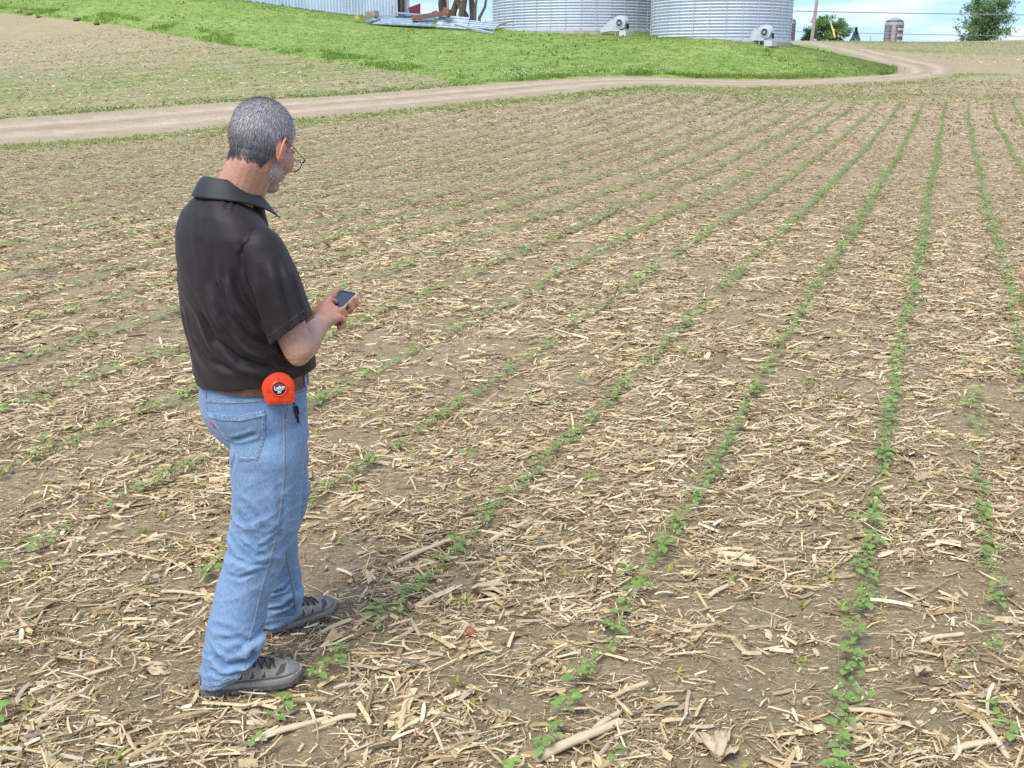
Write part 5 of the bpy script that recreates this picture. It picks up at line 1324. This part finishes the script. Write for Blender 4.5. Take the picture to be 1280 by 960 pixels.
# stacked cloth above the shoes and the knee break
jm.ell(U(313, 804, 2.665), (.050, .055, .022), Matrix.Rotation(-.30, 3, 'Y')); jm.ell(U(276, 835, 2.675), (.060, .060, .034)); jm.ell(U(362, 742, 3.01), (.040, .045, .028)); jm.ell(U(312, 700, 2.74), (.072, .07, .045))
jeans_me = remesh(jm, .0050, 8)
bv = bvh_of(jeans_me); V, N = get_np(jeans_me)
for uv, amp, sig in (([(262, 812), (282, 832), (305, 826), (326, 806)], .013, .010), ([(258, 836), (280, 842), (310, 838), (328, 824)], .007, .008), ([(275, 800), (300, 797), (318, 803)], .006, .008), ([(300, 655), (318, 680), (338, 700)], .004, .008), ([(290, 695), (312, 706), (340, 702)], .004, .006),
                     ([(284, 716), (300, 722), (322, 712)], .004, .006), ([(300, 672), (322, 692), (338, 690)], .003, .006), ([(296, 640), (312, 662), (330, 690)], .005, .009), ([(300, 620), (325, 650), (334, 668)], .003, .010), ([(262, 780), (285, 786), (305, 796)], .004, .009), ([(335, 762), (352, 758), (370, 748)], .008, .006), ([(340, 742), (355, 735), (366, 722)], .005, .006),
                     ([(289, 549), (300, 548), (322, 541)], .006, .006), ([(296, 580), (310, 590), (330, 586)], .002, .012), ([(296, 565), (290, 585), (292, 610)], .005, .008), ([(275, 560), (290, 572)], .004, .007), ([(345, 600), (352, 640), (345, 680)], .003, .012)):
    V = crease(V, N, surf_line(bv, uv), amp, sig, .6)
V += N * ((fbm(V[:, 0] * 11 + V[:, 2] * 5, V[:, 2] * 9 - V[:, 1] * 11, 3, 33) - .5) * .008)[:, None]
def wrinkle(V, N, a_, b_, seed, amp, wt):
    '''sharp-backed cloth wrinkles: ridged noise stretched along a slanting direction'''
    n1 = vn(a_, b_, seed) ; n2 = vn(a_ * 2.1 + 5, b_ * 1.9, seed + 3); rg_ = (1 - np.abs(2 * n1 - 1)) ** 3 + .45 * (1 - np.abs(2 * n2 - 1)) ** 3
    return V + N * (amp * rg_ * wt)[:, None]
along = (V[:, 0] + V[:, 1] * .3); kn = np.exp(-((V[:, 2] - .50) / .13) ** 2) + .9 * np.exp(-((V[:, 2] - .14) / .10) ** 2) + .10
V = wrinkle(V, N, along * 9 + V[:, 2] * 8, V[:, 2] * 26 - along * 12, 71, .0065, np.clip(kn, 0, 1) * (V[:, 2] < .80))
V = wrinkle(V, N, along * 8 - V[:, 2] * 7, V[:, 2] * 22 + along * 14, 91, .0045, np.clip(kn, 0, 1) * (V[:, 2] < .80))
set_np(jeans_me, V)
lum = np.ones(len(V)); f1 = fbm(V[:, 0] * 14 + V[:, 2] * 9, V[:, 2] * 11 - V[:, 1] * 14, 4, 8)
proj = np.column_stack([V[:, 0], V[:, 1] * CT - (V[:, 2] - CAM_H) * ST]); pu = 640 + FPX * proj[:, 0] / proj[:, 1]; pv = 480 - FPX * (V[:, 1] * ST + (V[:, 2] - CAM_H) * CT) / proj[:, 1]
def inpoly(xs, zs, x, z):
    ins = np.zeros(len(x), bool); j = len(xs) - 1
    for i in range(len(xs)):
        ins ^= ((zs[i] > z) != (zs[j] > z)) & (x < (xs[j] - xs[i]) * (z - zs[i]) / (zs[j] - zs[i] + 1e-9) + xs[i]); j = i
    return ins
tn = np.array([.93, .97, 1.0]) + (f1 - .5)[:, None] * np.array([.34, .24, .14])
pk = inpoly([260, 330, 329, 321, 298, 290, 275], [518, 516, 545, 574, 574, 560, 540], pu, pv) & (N[:, 1] < .3); tn[pk] *= (.86, .84, .80); V2_ = V + N * (pk * .0025)[:, None]
V = V2_; set_np(jeans_me, V)
# curvature wear: proud threads paler
me2 = jeans_me; adj = np.zeros((len(V), 3)); cnt = np.zeros(len(V)); ed = np.empty(len(me2.edges) * 2, np.int32); me2.edges.foreach_get('vertices', ed); ed = ed.reshape(-1, 2)
Vs = V.copy()
for _ in range(4):
    adj[:] = 0; cnt[:] = 0
    np.add.at(adj, ed[:, 0], Vs[ed[:, 1]]); np.add.at(adj, ed[:, 1], Vs[ed[:, 0]]); np.add.at(cnt, ed[:, 0], 1); np.add.at(cnt, ed[:, 1], 1); Vs = adj / cnt[:, None]
curv = ((V - Vs) * N).sum(1); tn += np.clip(curv / .0012, -1, 1)[:, None] * np.array([.20, .15, .08])
set_tone(jeans_me, np.clip(tn, .3, 1.6))
bm = bmesh.new(); bm.from_mesh(jeans_me)
hr = U(285, 832, 2.665); hrn = (Vector((0, 0, -1)) + fw * .62).normalized(); cut(bm, hr, hrn, lambda c: c.z < .35 and (Vector((c.x, c.y, 0)) - Vector((hr.x, hr.y, 0))).length < .15 and c.y < 2.87)
hl2 = U(350, 770, 3.03); cut(bm, hl2, (Vector((0, 0, -1)) + fw * .22).normalized(), lambda c: c.z < .35 and c.y > 2.89)
cut(bm, B(0, 0, .988), Vector((-.05 * fw.x, -.05 * fw.y, 1)).normalized(), lambda c: c.z > .93)
bm.to_mesh(jeans_me); bm.free()
jeans_me.polygons.foreach_set('use_smooth', np.ones(len(jeans_me.polygons), bool))
M_DENIM = mat('faded_denim', (.170, .262, .37), .85, spec=.15, tone=True, vary=.16, scale=240, detail=2, bump=.12, bscale=500, sheen=.15, stretch=(1, 1, .35))
M_SEAM = mat('denim_seam', (.17, .26, .37), .85, vary=.35, scale=160, detail=1); M_THREAD = mat('seam_thread', (.27, .27, .26), .8); M_SEAMD = mat('denim_seam_shade', (.075, .13, .24), .9)
jeans_me.materials.clear(); jeans_me.materials.append(M_DENIM)
bv = bvh_of(jeans_me)
jeans = child('jeans', jeans_me); so = jeans.modifiers.new('thick', 'SOLIDIFY'); so.thickness = .0025; so.offset = -1
def seam(name, lines, w=.010, th=.0016, stitch=True, cloth=M_SEAM):
    mb = MB()
    for uv in lines:
        ln = surf_line(bv, uv, off=.0005)
        if len(ln) < 2: continue
        ribbon_on(ln, w, th, mb, 0)
        if stitch:
            for s_ in (-1, 1):
                sd = []
                for i, (p, nrm) in enumerate(ln):
                    t_ = (ln[min(i + 1, len(ln) - 1)][0] - ln[max(i - 1, 0)][0]).normalized(); sd.append((p + t_.cross(nrm) * (w * .33 * s_) + nrm * th * .8, nrm))
                ribbon_on(sd, .0016, .0006, mb, 1)
    o = mb.build(name, [cloth, M_THREAD]); o.data.transform(Matrix.Translation(-BASE)); o.parent = jeans; return o
seam('back_pocket_hem', [[(260, 518), (275, 522), (300, 523), (330, 516.5)]], w=.017, th=.0022)
seam('back_pocket_edge', [[(329, 517), (329.5, 545), (321, 574)], [(321, 574), (298, 574)], [(298, 574), (292, 560), (276, 540), (262, 521)]], w=.010, th=.0022)
seam('yoke_seam', [[(258, 500), (280, 502), (305, 501), (332, 499)]], w=.013)
seam('side_seam', [[(349, 503), (354, 520), (355, 560), (354.5, 600), (350, 640), (345, 665), (341, 685), (336, 705)], [(336, 705), (327, 735), (318, 775), (309, 806)], [(303, 815), (305, 828), (306, 838)]], w=.0042, th=.0016)
seam('front_pocket_edge', [[(355, 525), (367, 527), (376, 521), (381, 511)]], w=.009)
seam('coin_pocket', [[(361, 504), (359, 522)]], w=.009)
seam('waistband_seam', [[(352, 498), (368, 495), (380, 491)]], w=.009)
seam('centre_back_seam', [[(259, 476), (257.5, 500), (260, 518)]], w=.008)
seam('leg_hem', [[(254, 852), (262, 856), (274, 854), (290, 847), (306, 836)], [(328, 781), (340, 784), (356, 781), (371, 771)]], w=.013)
seam('shin_seam', [[(358, 690), (366, 724), (370, 752), (371, 762)]], w=.010)
mb = MB(); ln = surf_line(bv, [(290, 487.5), (300, 490), (317, 492.5)], off=.001); ribbon_on(ln, .014, .002, mb); o = mb.build('leather_patch', mat('tan_leather', (.48, .30, .13), .7, vary=.2, scale=90)); o.data.transform(Matrix.Translation(-BASE)); o.parent = jeans
mb = MB(); ln = surf_line(bv, [(264, 527), (269, 533)], off=.001); ribbon_on(ln, .006, .004, mb); o = mb.build('pocket_tab', mat('red_tab', (.42, .06, .05), .7)); o.data.transform(Matrix.Translation(-BASE)); o.parent = jeans
p, nrm = cast(bv, 357, 520.5); mb = MB(); mb.ell(p + nrm * .001, (.0035, .0035, .0035)); o = mb.build('rivet', mat('copper_rivet', (.45, .17, .08), .35, metal=.8), smooth=True); o.data.transform(Matrix.Translation(-BASE)); o.parent = jeans

# ---- belt, with the tape measure clipped on it
bl_ = MB(); n_ = 90; zc = .974
outer_ = ring_pts(-.004, 0, 0, .137, .154, .184, n_, 2.3, tilt=-.03)
V = []
for dz, off in ((-.019, 0), (-.019, .004), (.019, .004), (.019, 0)):
    for q_ in outer_:
        d = (q_ - B(0, 0, 0)); d.z = 0; V.append(q_ + d.normalized() * off + Vector((0, 0, zc + dz)))
F = [(j * n_ + k, j * n_ + (k + 1) % n_, ((j + 1) % 4) * n_ + (k + 1) % n_, ((j + 1) % 4) * n_ + k) for j in range(4) for k in range(n_)]
bl_.add(V, F); bm_me = bl_.mesh('belt', mat('brown_leather', (.155, .075, .035), .55, vary=.3, scale=40, bump=.2, bscale=120), smooth=True, angle=50); bvb = bvh_of(bm_me); child('belt', bm_me)
loops_ = MB()
for uv in ((381, 478),):
    p, nrm = cast(bvb, *uv)
    if p: loops_.box(p + nrm * .003 + Vector((0, 0, -.001)), (.003, .012, .050), Matrix.Rotation(math.atan2(nrm.y, nrm.x), 3, 'Z'))
o = loops_.build('belt_loops', M_SEAM, bevel=.001); o.data.transform(Matrix.Translation(-BASE)); o.parent = jeans
p, nrm = cast(bvb, 346, 480)
if p is None: p, nrm = cast(bv, 346, 490)
p = p - Vector((0, 0, .008))
nrm = (nrm + camv(0, 0, -1) * .5 + Vector((0, 0, -.05))).normalized(); tx = Vector((0, 0, 1)).cross(nrm).normalized(); tz = nrm.cross(tx).normalized()
TM = Matrix((tx, nrm * -1, tz)).transposed().to_4x4(); TM.translation = p + nrm * .016          # local x right, -y outward, z up
tp = bpy.data.objects.new('tape_measure', None); tp.empty_display_size = .03; COL.objects.link(tp); tp.matrix_world = TM
tag(tp, 'bright orange tape measure with round black badge clipped to the brown belt', 'tape measure')
def tape_outline(s=1.0):
    o_ = []
    for k in range(30):
        a = math.radians(-38 + 218 * k / 29 + 0); o_.append((.0455 * s * math.cos(a), .0455 * s * math.sin(a) + .002))
    o_ = [(x, z) for x, z in o_ if True]
    return [(.039 * s, -.049 * s)] + o_[0:0] + [(.044 * s, -.020 * s)] + [(.0455 * s * math.cos(math.radians(a)), .001 + .0455 * s * math.sin(math.radians(a))) for a in range(-5, 186, 8)] + [(-.0425 * s, -.020 * s), (-.036 * s, -.040 * s), (-.031 * s, -.043 * s)]
def slab(outl, y0, y1, mb, m=0):
    n_ = len(outl); V = [(x, y0, z) for x, z in outl] + [(x, y1, z) for x, z in outl]
    return mb.add(V, [tuple(range(n_)), tuple(range(2 * n_ - 1, n_ - 1, -1))] + [(k, (k + 1) % n_, n_ + (k + 1) % n_, n_ + k) for k in range(n_)], m)
M_ORG = mat('orange_plastic', (.86, .065, .012), .30, spec=.5, vary=.04, scale=60)
mb = MB(); slab(tape_outline(), -.011, .015, mb); mb.build('case', M_ORG, tp, smooth=True, bevel=.004, angle=35)
mb = MB(); slab(tape_outline(.86), -.0135, -.009, mb); mb.build('face_plate', M_ORG, tp, smooth=True, bevel=.0018, angle=35)
mb = MB(); XM = Matrix.Rotation(PI / 2, 3, 'X')
mb.lathe([(.024, 0), (.024, .0165), (.0215, .0185), (.0185, .0175), (.0185, .0)], 40, (0, 0, .001), rot=XM)
for a in (0, 92, 180, 268):
    c_, s_ = math.cos(math.radians(a)), math.sin(math.radians(a))
    for q_ in (-.0028, .0028): mb.bar((c_ * .023 - s_ * q_, -.0145, s_ * .023 + c_ * q_), (c_ * .036 - s_ * q_, -.0145, s_ * .036 + c_ * q_), .002, .002)
mb.build('hub_ring', M_ORG, tp, smooth=True, bevel=.0005)
bad = MB().lathe([(.0187, 0), (.0187, .0175), (.018, .0179)], 36, (0, 0, .001), rot=XM).build('badge', mat('black_badge', (.02, .018, .02), .4), tp, smooth=True)
def text(body, size, x, z, m, shear=.0, y=-.0184, bold=.0):
    cu = bpy.data.curves.new('lettering', 'FONT'); cu.body = body; cu.size = size; cu.align_x = 'CENTER'; cu.align_y = 'CENTER'; cu.extrude = .0003; cu.shear = shear; cu.offset = bold; cu.materials.append(m)
    o = bpy.data.objects.new('lettering', cu); COL.objects.link(o); dg = bpy.context.evaluated_depsgraph_get(); dg.update(); me = bpy.data.meshes.new_from_object(o.evaluated_get(dg)); bpy.data.objects.remove(o)
    o = bpy.data.objects.new('lettering', me); o.parent = bad; o.location = (x, y, z); o.rotation_euler = (PI / 2, 0, 0); COL.objects.link(o); return o
M_WT, M_RD = mat('white_print', (.85, .85, .85), .5), mat('red_print', (.75, .05, .03), .5)
text('Lufkin', .0125, 0, .0045, M_WT, .15, bold=.0004); text("25'", .0100, 0, -.0085, M_WT, 0, bold=.0003)
mb = MB(); mb.box((0, -.0184, .0122), (.019, .0006, .0014)); mb.build('print_bar', M_RD, bad); mb = MB(); mb.box((0, -.0184, -.0022), (.026, .0006, .0012)); mb.build('print_bar', M_WT, bad)
MB().box((0, .018, .012), (.018, .004, .055)).build('belt_clip', mat('clip_steel', (.5, .5, .52), .35, metal=.9), tp, bevel=.001)
MB().box((.041, .002, -.052), (.006, .016, .006)).build('tape_hook', mat('dark_hook', (.05, .05, .055), .4, metal=.6), tp, bevel=.001)
# pen clipped in the front pocket
a_, na_ = cast(bv, 367.5, 508); b_, nb_ = cast(bv, 371.5, 529)
pen = empty('pen', tuple(a_)); tag(pen, 'black pen clipped to the front pocket of the blue jeans', 'pen')
a0 = na_ * .006; b0 = (b_ - a_) + nb_ * .006; M_PEN = mat('black_plastic', (.012, .012, .014), .35)
MB().tube([a0, a0.lerp(b0, .45), a0.lerp(b0, .5), a0.lerp(b0, .85), b0], [.0062, .0062, .0045, .0042, .0015], 12).build('barrel', M_PEN, pen, smooth=True)
MB().bar(a0 + na_ * .009, a0.lerp(b0, .42) + na_ * .009, .004, .0016).build('clip', M_PEN, pen)

# ---- phone
ph = bpy.data.objects.new('phone', None); ph.empty_display_size = .03; COL.objects.link(ph); PM = Matrix((PW, PL, PN)).transposed().to_4x4(); PM.translation = PC; ph.matrix_world = PM
tag(ph, 'dark-screened smartphone in a pale case held in the man\'s hands', 'phone')
def rrect(w, h, r_, n=6):
    return [(sx * (w - r_) + r_ * math.cos(math.radians(a0 + 90 * k / n)), sy * (h - r_) + r_ * math.sin(math.radians(a0 + 90 * k / n))) for sx, sy, a0 in ((1, 1, 0), (-1, 1, 90), (-1, -1, 180), (1, -1, 270)) for k in range(n + 1)]
def plate(w, h, r_, z0, z1):
    o_ = rrect(w, h, r_); n_ = len(o_); return MB().add([(x, y, z0) for x, y in o_] + [(x, y, z1) for x, y in o_], [tuple(range(n_ - 1, -1, -1)), tuple(range(n_, 2 * n_))] + [(k, (k + 1) % n_, n_ + (k + 1) % n_, n_ + k) for k in range(n_)])
plate(.0318, .0605, .009, -.006, .0038).build('phone_case', mat('cream_case', (.60, .57, .45), .5), ph, bevel=.0015, smooth=True)
plate(.0290, .0575, .007, .0038, .0046).build('bezel', mat('black_glass', (.012, .013, .016), .12), ph)
plate(.0265, .0460, .001, .0046, .0049).build('screen', mat('dark_screen', (.035, .045, .065), .10, spec=.6), ph)

# ---- shoes
M_UP = mat('shoe_upper', (1, 1, 1), .85, tone=True, vary=.12, scale=120, bump=.25, bscale=260)
def shoe(origin, yaw, mirror=1, pitch=0.0):
    """local x toward the toe, y outward (the side seen), z up; 0.31 m long"""
    R3 = Matrix.Rotation(yaw, 3, 'Z') @ Matrix.Rotation(pitch, 3, 'Y')
    def T(p): return origin + R3 @ Vector(p)
    up = MB(); rings = []
    sec = [(-.002, .028, .030, .060), (.012, .036, .020, .085), (.04, .041, .018, .098), (.075, .042, .018, .102), (.105, .043, .018, .100), (.135, .045, .018, .088), (.165, .048, .018, .077), (.195, .051, .018, .068), (.225, .052, .018, .062), (.255, .048, .018, .057), (.28, .038, .020, .050), (.297, .022, .024, .040)]
    for x, w, z0, z1 in sec:
        rg = []
        for k in range(28):
            t_ = 2 * PI * k / 28; c_, s_ = math.cos(t_), math.sin(t_); zc_, hz = (z0 + z1) / 2, (z1 - z0) / 2
            y = math.copysign(abs(c_) ** .8, c_) * w * (1 - .28 * max(s_, 0)) ; z = zc_ + math.copysign(abs(s_) ** .85, s_) * hz
            rg.append(T((x, y + .006 * mirror * math.sin(x / .3 * PI), z)))
        rings.append(rg)
    loft(up, rings); um = remesh(up, .0026, 5)
    V, N = get_np(um); L3 = (V - np.array(origin)) @ np.array(R3)                       # back to local
    x, z, y = L3[:, 0], L3[:, 2], L3[:, 1]
    base = np.array([.27, .225, .165]); tn = np.tile(base, (len(V), 1)); dark = np.array([.07, .07, .08]); grey = np.array([.18, .172, .16])
    def poly(xs, zs, c):
        inside = np.zeros(len(V), bool); j = len(xs) - 1
        for i in range(len(xs)):
            cond = ((zs[i] > z) != (zs[j] > z)) & (x < (xs[j] - xs[i]) * (z - zs[i]) / (zs[j] - zs[i] + 1e-9) + xs[i]); inside ^= cond; j = i
        tn[inside] = c
    tn[(x > .262) | (z < .030)] = grey; tn[(x < .05) & (z < .066)] = (.085, .082, .080)
    for a, b, c_, d in ((.108, .122, .128, .042), (.143, .155, .160, .040), (.178, .189, .195, .038)):
        poly([a - .003, b - .003, b + .006, a + .019, a + .010], [.037, .074 - (a - .11) * .2, .073 - (a - .11) * .2, .041, .034], (.36, .33, .27)); poly([a, b, b + .003, a + .016, a + .008], [.040, .070 - (a - .11) * .2, .069 - (a - .11) * .2, .042, .037], dark)
    poly([.220, .240, .258, .250, .226], [.044, .058, .056, .046, .040], dark)
    top = (z > .066 + .05 * np.clip((.22 - x) / .12, 0, 1) - .004) & (x > .10) & (x < .255) & (np.abs(y) < .017); tn[top] = (.06, .058, .058)
    poly([.02, .06, .10, .10, .05, .02], [.072, .080, .088, .082, .072, .064], (.07, .068, .066))
    tn *= (1 + .35 * (fbm(x * 60, z * 60 + y * 40, 3, 3) - .5))[:, None]; tn = tn * (1 - .35 * np.clip((.034 - z) / .02, 0, 1))[:, None] + np.array([.20, .155, .11]) * (.35 * np.clip((.034 - z) / .02, 0, 1))[:, None]
    set_tone(um, tn); um.materials.clear(); um.materials.append(M_UP); um.polygons.foreach_set('use_smooth', np.ones(len(um.polygons), bool))
    for v, q_ in zip(um.vertices, L3): v.co = q_
    o = bpy.data.objects.new('shoe', um); o.parent = man; o.matrix_parent_inverse = Matrix.Identity(4)
    M4 = R3.to_4x4(); M4.translation = origin - BASE; o.matrix_local = M4; COL.objects.link(o)
    def outline(g=0.0):
        pts_ = []
        prof = [(-.006, 0), (-.002, .020), (.010, .034), (.04, .042), (.08, .043), (.12, .043), (.16, .048), (.20, .054), (.235, .055), (.265, .049), (.288, .036), (.302, .018), (.306, 0)]
        for x_, w_ in prof: pts_.append((x_, (w_ + g) + .006 * mirror * math.sin(max(x_, 0) / .3 * PI)))
        for x_, w_ in prof[-2:0:-1]: pts_.append((x_, -(w_ + g) + .006 * mirror * math.sin(max(x_, 0) / .3 * PI)))
        return pts_
    def extr(ol, z0, z1, top_curve=True):
        n_ = len(ol); mb = MB(); zt = [z1 + (.010 if x_ < .06 else 0) + (.006 if x_ > .27 else 0) for x_, _ in ol]; zb = [z0 + (.008 * ((x_ - .25) / .055) ** 2 if x_ > .25 else 0) for x_, _ in ol]
        mb.add([(a, b, q) for (a, b), q in zip(ol, zb)] + [(a, b, q) for (a, b), q in zip(ol, zt)], [tuple(range(n_ - 1, -1, -1)), tuple(range(n_, 2 * n_))] + [(k, (k + 1) % n_, n_ + (k + 1) % n_, n_ + k) for k in range(n_)]); return mb
    extr(outline(.0), .006, .027).build('midsole', mat('midsole_foam', (.27, .245, .20), .85, vary=.15, scale=60), o, bevel=.003, smooth=True)
    lugs = extr(outline(.0015), -.004, .011)
    for i in range(17):
        for s_ in (-1, 1): xx = .005 + .0175 * i; lugs.box((xx, s_ * .041 * min(1, .75 + math.sin(xx / .31 * PI) * .42) + .004 * mirror, .003), (.010, .012, .017))
    lugs.build('outsole', mat('outsole_rubber', (.12, .11, .10), .85, vary=.3, scale=70), o)
    la = MB(); ml = mat('lace', (.05, .045, .042), .8)
    for i in range(5):
        xx = .118 + .022 * i; zz = .099 - .36 * (xx - .118) + .003
        la.tube([(xx, -.026, zz - .010), (xx + .006, -.010, zz), (xx + .012, .010, zz - .001), (xx + .018, .026, zz - .014)], .0026, 6); la.tube([(xx, .026, zz - .010), (xx + .006, .010, zz), (xx + .012, -.010, zz - .001), (xx + .018, -.026, zz - .014)], .0026, 6)
        for s_ in (-1, 1): la.ell((xx, s_ * .028, zz - .011), (.005, .003, .004), nu=8, nv=6)
    la.tube([(.112, 0, .103), (.105, .018, .116), (.118, .030, .112), (.124, .020, .100)], .0025, 6); la.tube([(.112, 0, .103), (.100, -.016, .114), (.112, -.028, .110)], .0025, 6)
    la.build('laces', ml, o, smooth=True)
    return o
g0 = px(255, 874); shoe(Vector((-.955, 2.650, gz1(-.85, 2.68) + .006)), math.atan2(.085, .285), 1)
shoe(Vector((-.862, 2.992, gz1(-.8, 3.08) + .006)), math.radians(43), 1)

# ---- hair, beard, glasses
bvB = BVHTree.FromPolygons([tuple(v) for v in (lambda a: a)(np.array([v.co[:] for v in body_me.vertices]) + np.array(BASE))], [p.vertices[:] for p in body_me.polygons])
Vb = np.array([v.co[:] for v in body_me.vertices]) + np.array(BASE); Nb = np.empty(len(Vb) * 3, np.float32); body_me.vertex_normals.foreach_get('vector', Nb); Nb = Nb.reshape(-1, 3).astype(float)
HLv = (Vb - np.array(HEADC)) @ Hinv.T
def strands(idx, n, L0, L1, w, dirf, colf, seed, lift=.35):
    rg = np.random.default_rng(seed); k = rg.choice(idx, n); P = Vb[k] + rg.normal(0, .0009, (n, 3)) + Nb[k] * .0008; Nn = Nb[k]; D = dirf(HLv[k], rg)
    D = D - Nn * (D * Nn).sum(1)[:, None]; D /= np.linalg.norm(D, axis=1)[:, None] + 1e-9; S_ = np.cross(D, Nn)
    L_ = rg.uniform(L0, L1, n)[:, None]; lf = (lift * rg.uniform(.4, 1.3, n))[:, None]; wv = S_ * (w * rg.uniform(.6, 1.3, n))[:, None]
    p0 = P; p1 = P + D * L_ * .5 + Nn * L_ * .5 * lf * 1.2; p2 = P + D * L_ + Nn * L_ * lf * 1.0
    Vv = np.stack([p0 - wv, p0 + wv, p1 + wv * .8, p1 - wv * .8, p2], 1).reshape(-1, 3); base = np.arange(n)[:, None] * 5
    return Vv, base + np.array([[0, 1, 2, 3]]), base + np.array([[3, 2, 4]]), np.repeat(colf(HLv[k], rg), 5, 0)
M_HAIR = mat('grey_hair', (1, 1, 1), .45, spec=.35, tone=True)
hx, hy, hz_ = HLv[:, 0], HLv[:, 1], HLv[:, 2]
inh = np.linalg.norm(HLv, axis=1) < .15
earz = (np.abs(hy) > .069) & (hz_ < .020) & (hx > -.028) & (hx < .03)
line = np.where(hx < -.035, -.066 - .004 * np.sin(hy * 300), np.where(hx < .012, -.066 + (hx + .035) * 1.5, np.where(hx < .040, .004, .030 + (hx - .04) * 2.0)))
scalp = inh & (hz_ > line) & (hx < .072) & ~earz
idx = np.nonzero(scalp)[0]
whorl = np.array([-.055, .005, .105])
def hd_dir(p, rg):
    d = p - whorl; d[:, 2] -= .05; d = d + rg.normal(0, .022, d.shape); return d @ np.array(HR).T
def hd_col(p, rg):
    n = len(p); low = np.clip((.02 - p[:, 2]) / .08, 0, 1) * np.clip((.03 - p[:, 0]) / .06, 0, 1); side = np.clip((p[:, 0] - .0) / .06, 0, 1)
    g = .39 * (1 - .86 * low) + .20 * side; g = g * rg.choice([.5, .85, 1.15, 1.6], n, p=[.24, .3, .28, .18]) ; return np.column_stack([g * 1.06, g * 1.0, g * .93])
Vv1 = strands(idx, 34000, .009, .019, .00048, hd_dir, hd_col, 1, .24)
# scalp shell under the strands
shell_faces = [p.vertices[:] for p in body_me.polygons if all(scalp[i] for i in p.vertices)]
used_ = sorted({i for f in shell_faces for i in f}); rem = {i: j for j, i in enumerate(used_)}
Vsh = Vb[used_] + Nb[used_] * .0010; csh = np.tile([.20, .187, .172], (len(used_), 1)); lowm = np.clip((.02 - HLv[used_][:, 2]) / .08, 0, 1); csh *= (1 - .6 * lowm)[:, None]
Fsh = np.array([[rem[i] for i in f] for f in shell_faces if len(f) == 4])
fade = inh & (hz_ <= line + .002) & (hz_ > line - .017) & (hx < .01) & ~earz
Vv2 = strands(np.nonzero(fade)[0], 2600, .003, .007, .0004, hd_dir, lambda p, rg: hd_col(p, rg) * .9 + .02, 8, .15)
Vv, fs, cs = join_parts([Vv1, Vv2, (Vsh, Fsh, np.zeros((0, 3), int), csh)])
child('hair', np_mesh('hair', Vv, fs, [M_HAIR], col=cs))
beard = inh & (hz_ < -.050) & (hz_ > -.125) & (hx > .005) & (hz_ < -.02 - .0 * hx) & ((hx > .03) | (np.abs(hy) > .04)) & (hx < .10)
sideb = inh & (hz_ <= .012) & (hz_ > -.05) & (hx > .012) & (hx < .034) & ~earz
def bd_dir(p, rg): d = np.tile([.25, 0, -1.0], (len(p), 1)) + rg.normal(0, .3, p.shape); return d @ np.array(HR).T
def bd_col(p, rg): g = rg.uniform(.38, .75, len(p)); return np.column_stack([g, g * .97, g * .93])
Vv, fs, cs = join_parts([strands(np.nonzero(beard)[0], 4200, .003, .007, .0005, bd_dir, bd_col, 4, .12), strands(np.nonzero(sideb)[0], 1500, .005, .010, .0006, bd_dir, lambda p, rg: bd_col(p, rg) * .75, 5, .3)])
child('beard', np_mesh('beard', Vv, fs, [M_HAIR], col=cs))
for s_ in (-1, 1):
    mb = MB(); mb.ell(HD(.0865, .031 * s_, .002), (.0105, .0115, .0105), HR); child('eye', mb.mesh('eye', mat('eye_white', (.7, .68, .65), .2), smooth=True))
gl = MB()
for s_ in (-1, 1):
    gl.tube([HD(-.020, .0815 * s_, .000), HD(-.008, .0835 * s_, .012), HD(.03, .082 * s_, .010), HD(.102, .073 * s_, .002)], .0013, 8)
    rr_ = [HD(.107 - .004 * abs(math.cos(t_)), (.036 + .027 * math.cos(t_)) * s_, -.015 + .019 * math.sin(t_)) for t_ in np.linspace(0, 2 * PI, 25)]
    gl.tube(rr_, .0014, 6, cap=False); gl.tube([HD(.102, .073 * s_, .002), HD(.104, .064 * s_, -.006)], .0024, 6)
gl.tube([HD(.106, -.010, -.008), HD(.111, 0, -.004), HD(.106, .010, -.008)], .0014, 6)
gme = gl.mesh('glasses', mat('dark_wire', (.03, .02, .02), .35, metal=.6), smooth=True); glasses = child('glasses', gme)
mg = bpy.data.materials.new('lens_glass'); mg.use_nodes = True; pb = mg.node_tree.nodes['Principled BSDF']; pb.inputs['Transmission Weight'].default_value = 1; pb.inputs['Roughness'].default_value = .02; pb.inputs['IOR'].default_value = 1.1; pb.inputs['Base Color'].default_value = (.93, .94, .88, 1)
for s_ in (-1, 1):
    mb = MB(); o_ = [HD(.1065 - .004 * abs(math.cos(t_)), (.036 + .026 * math.cos(t_)) * s_, -.015 + .018 * math.sin(t_)) for t_ in np.linspace(0, 2 * PI, 24, endpoint=False)]; fwd_ = HR @ Vector((1, 0, 0))
    mb.add(o_ + [p + fwd_ * .0015 for p in o_], [tuple(range(24)), tuple(range(47, 23, -1))] + [(k, (k + 1) % 24, 24 + (k + 1) % 24, 24 + k) for k in range(24)])
    me_ = mb.mesh('lens', mg); me_.transform(Matrix.Translation(-BASE)); o = link('lens', me_, glasses)
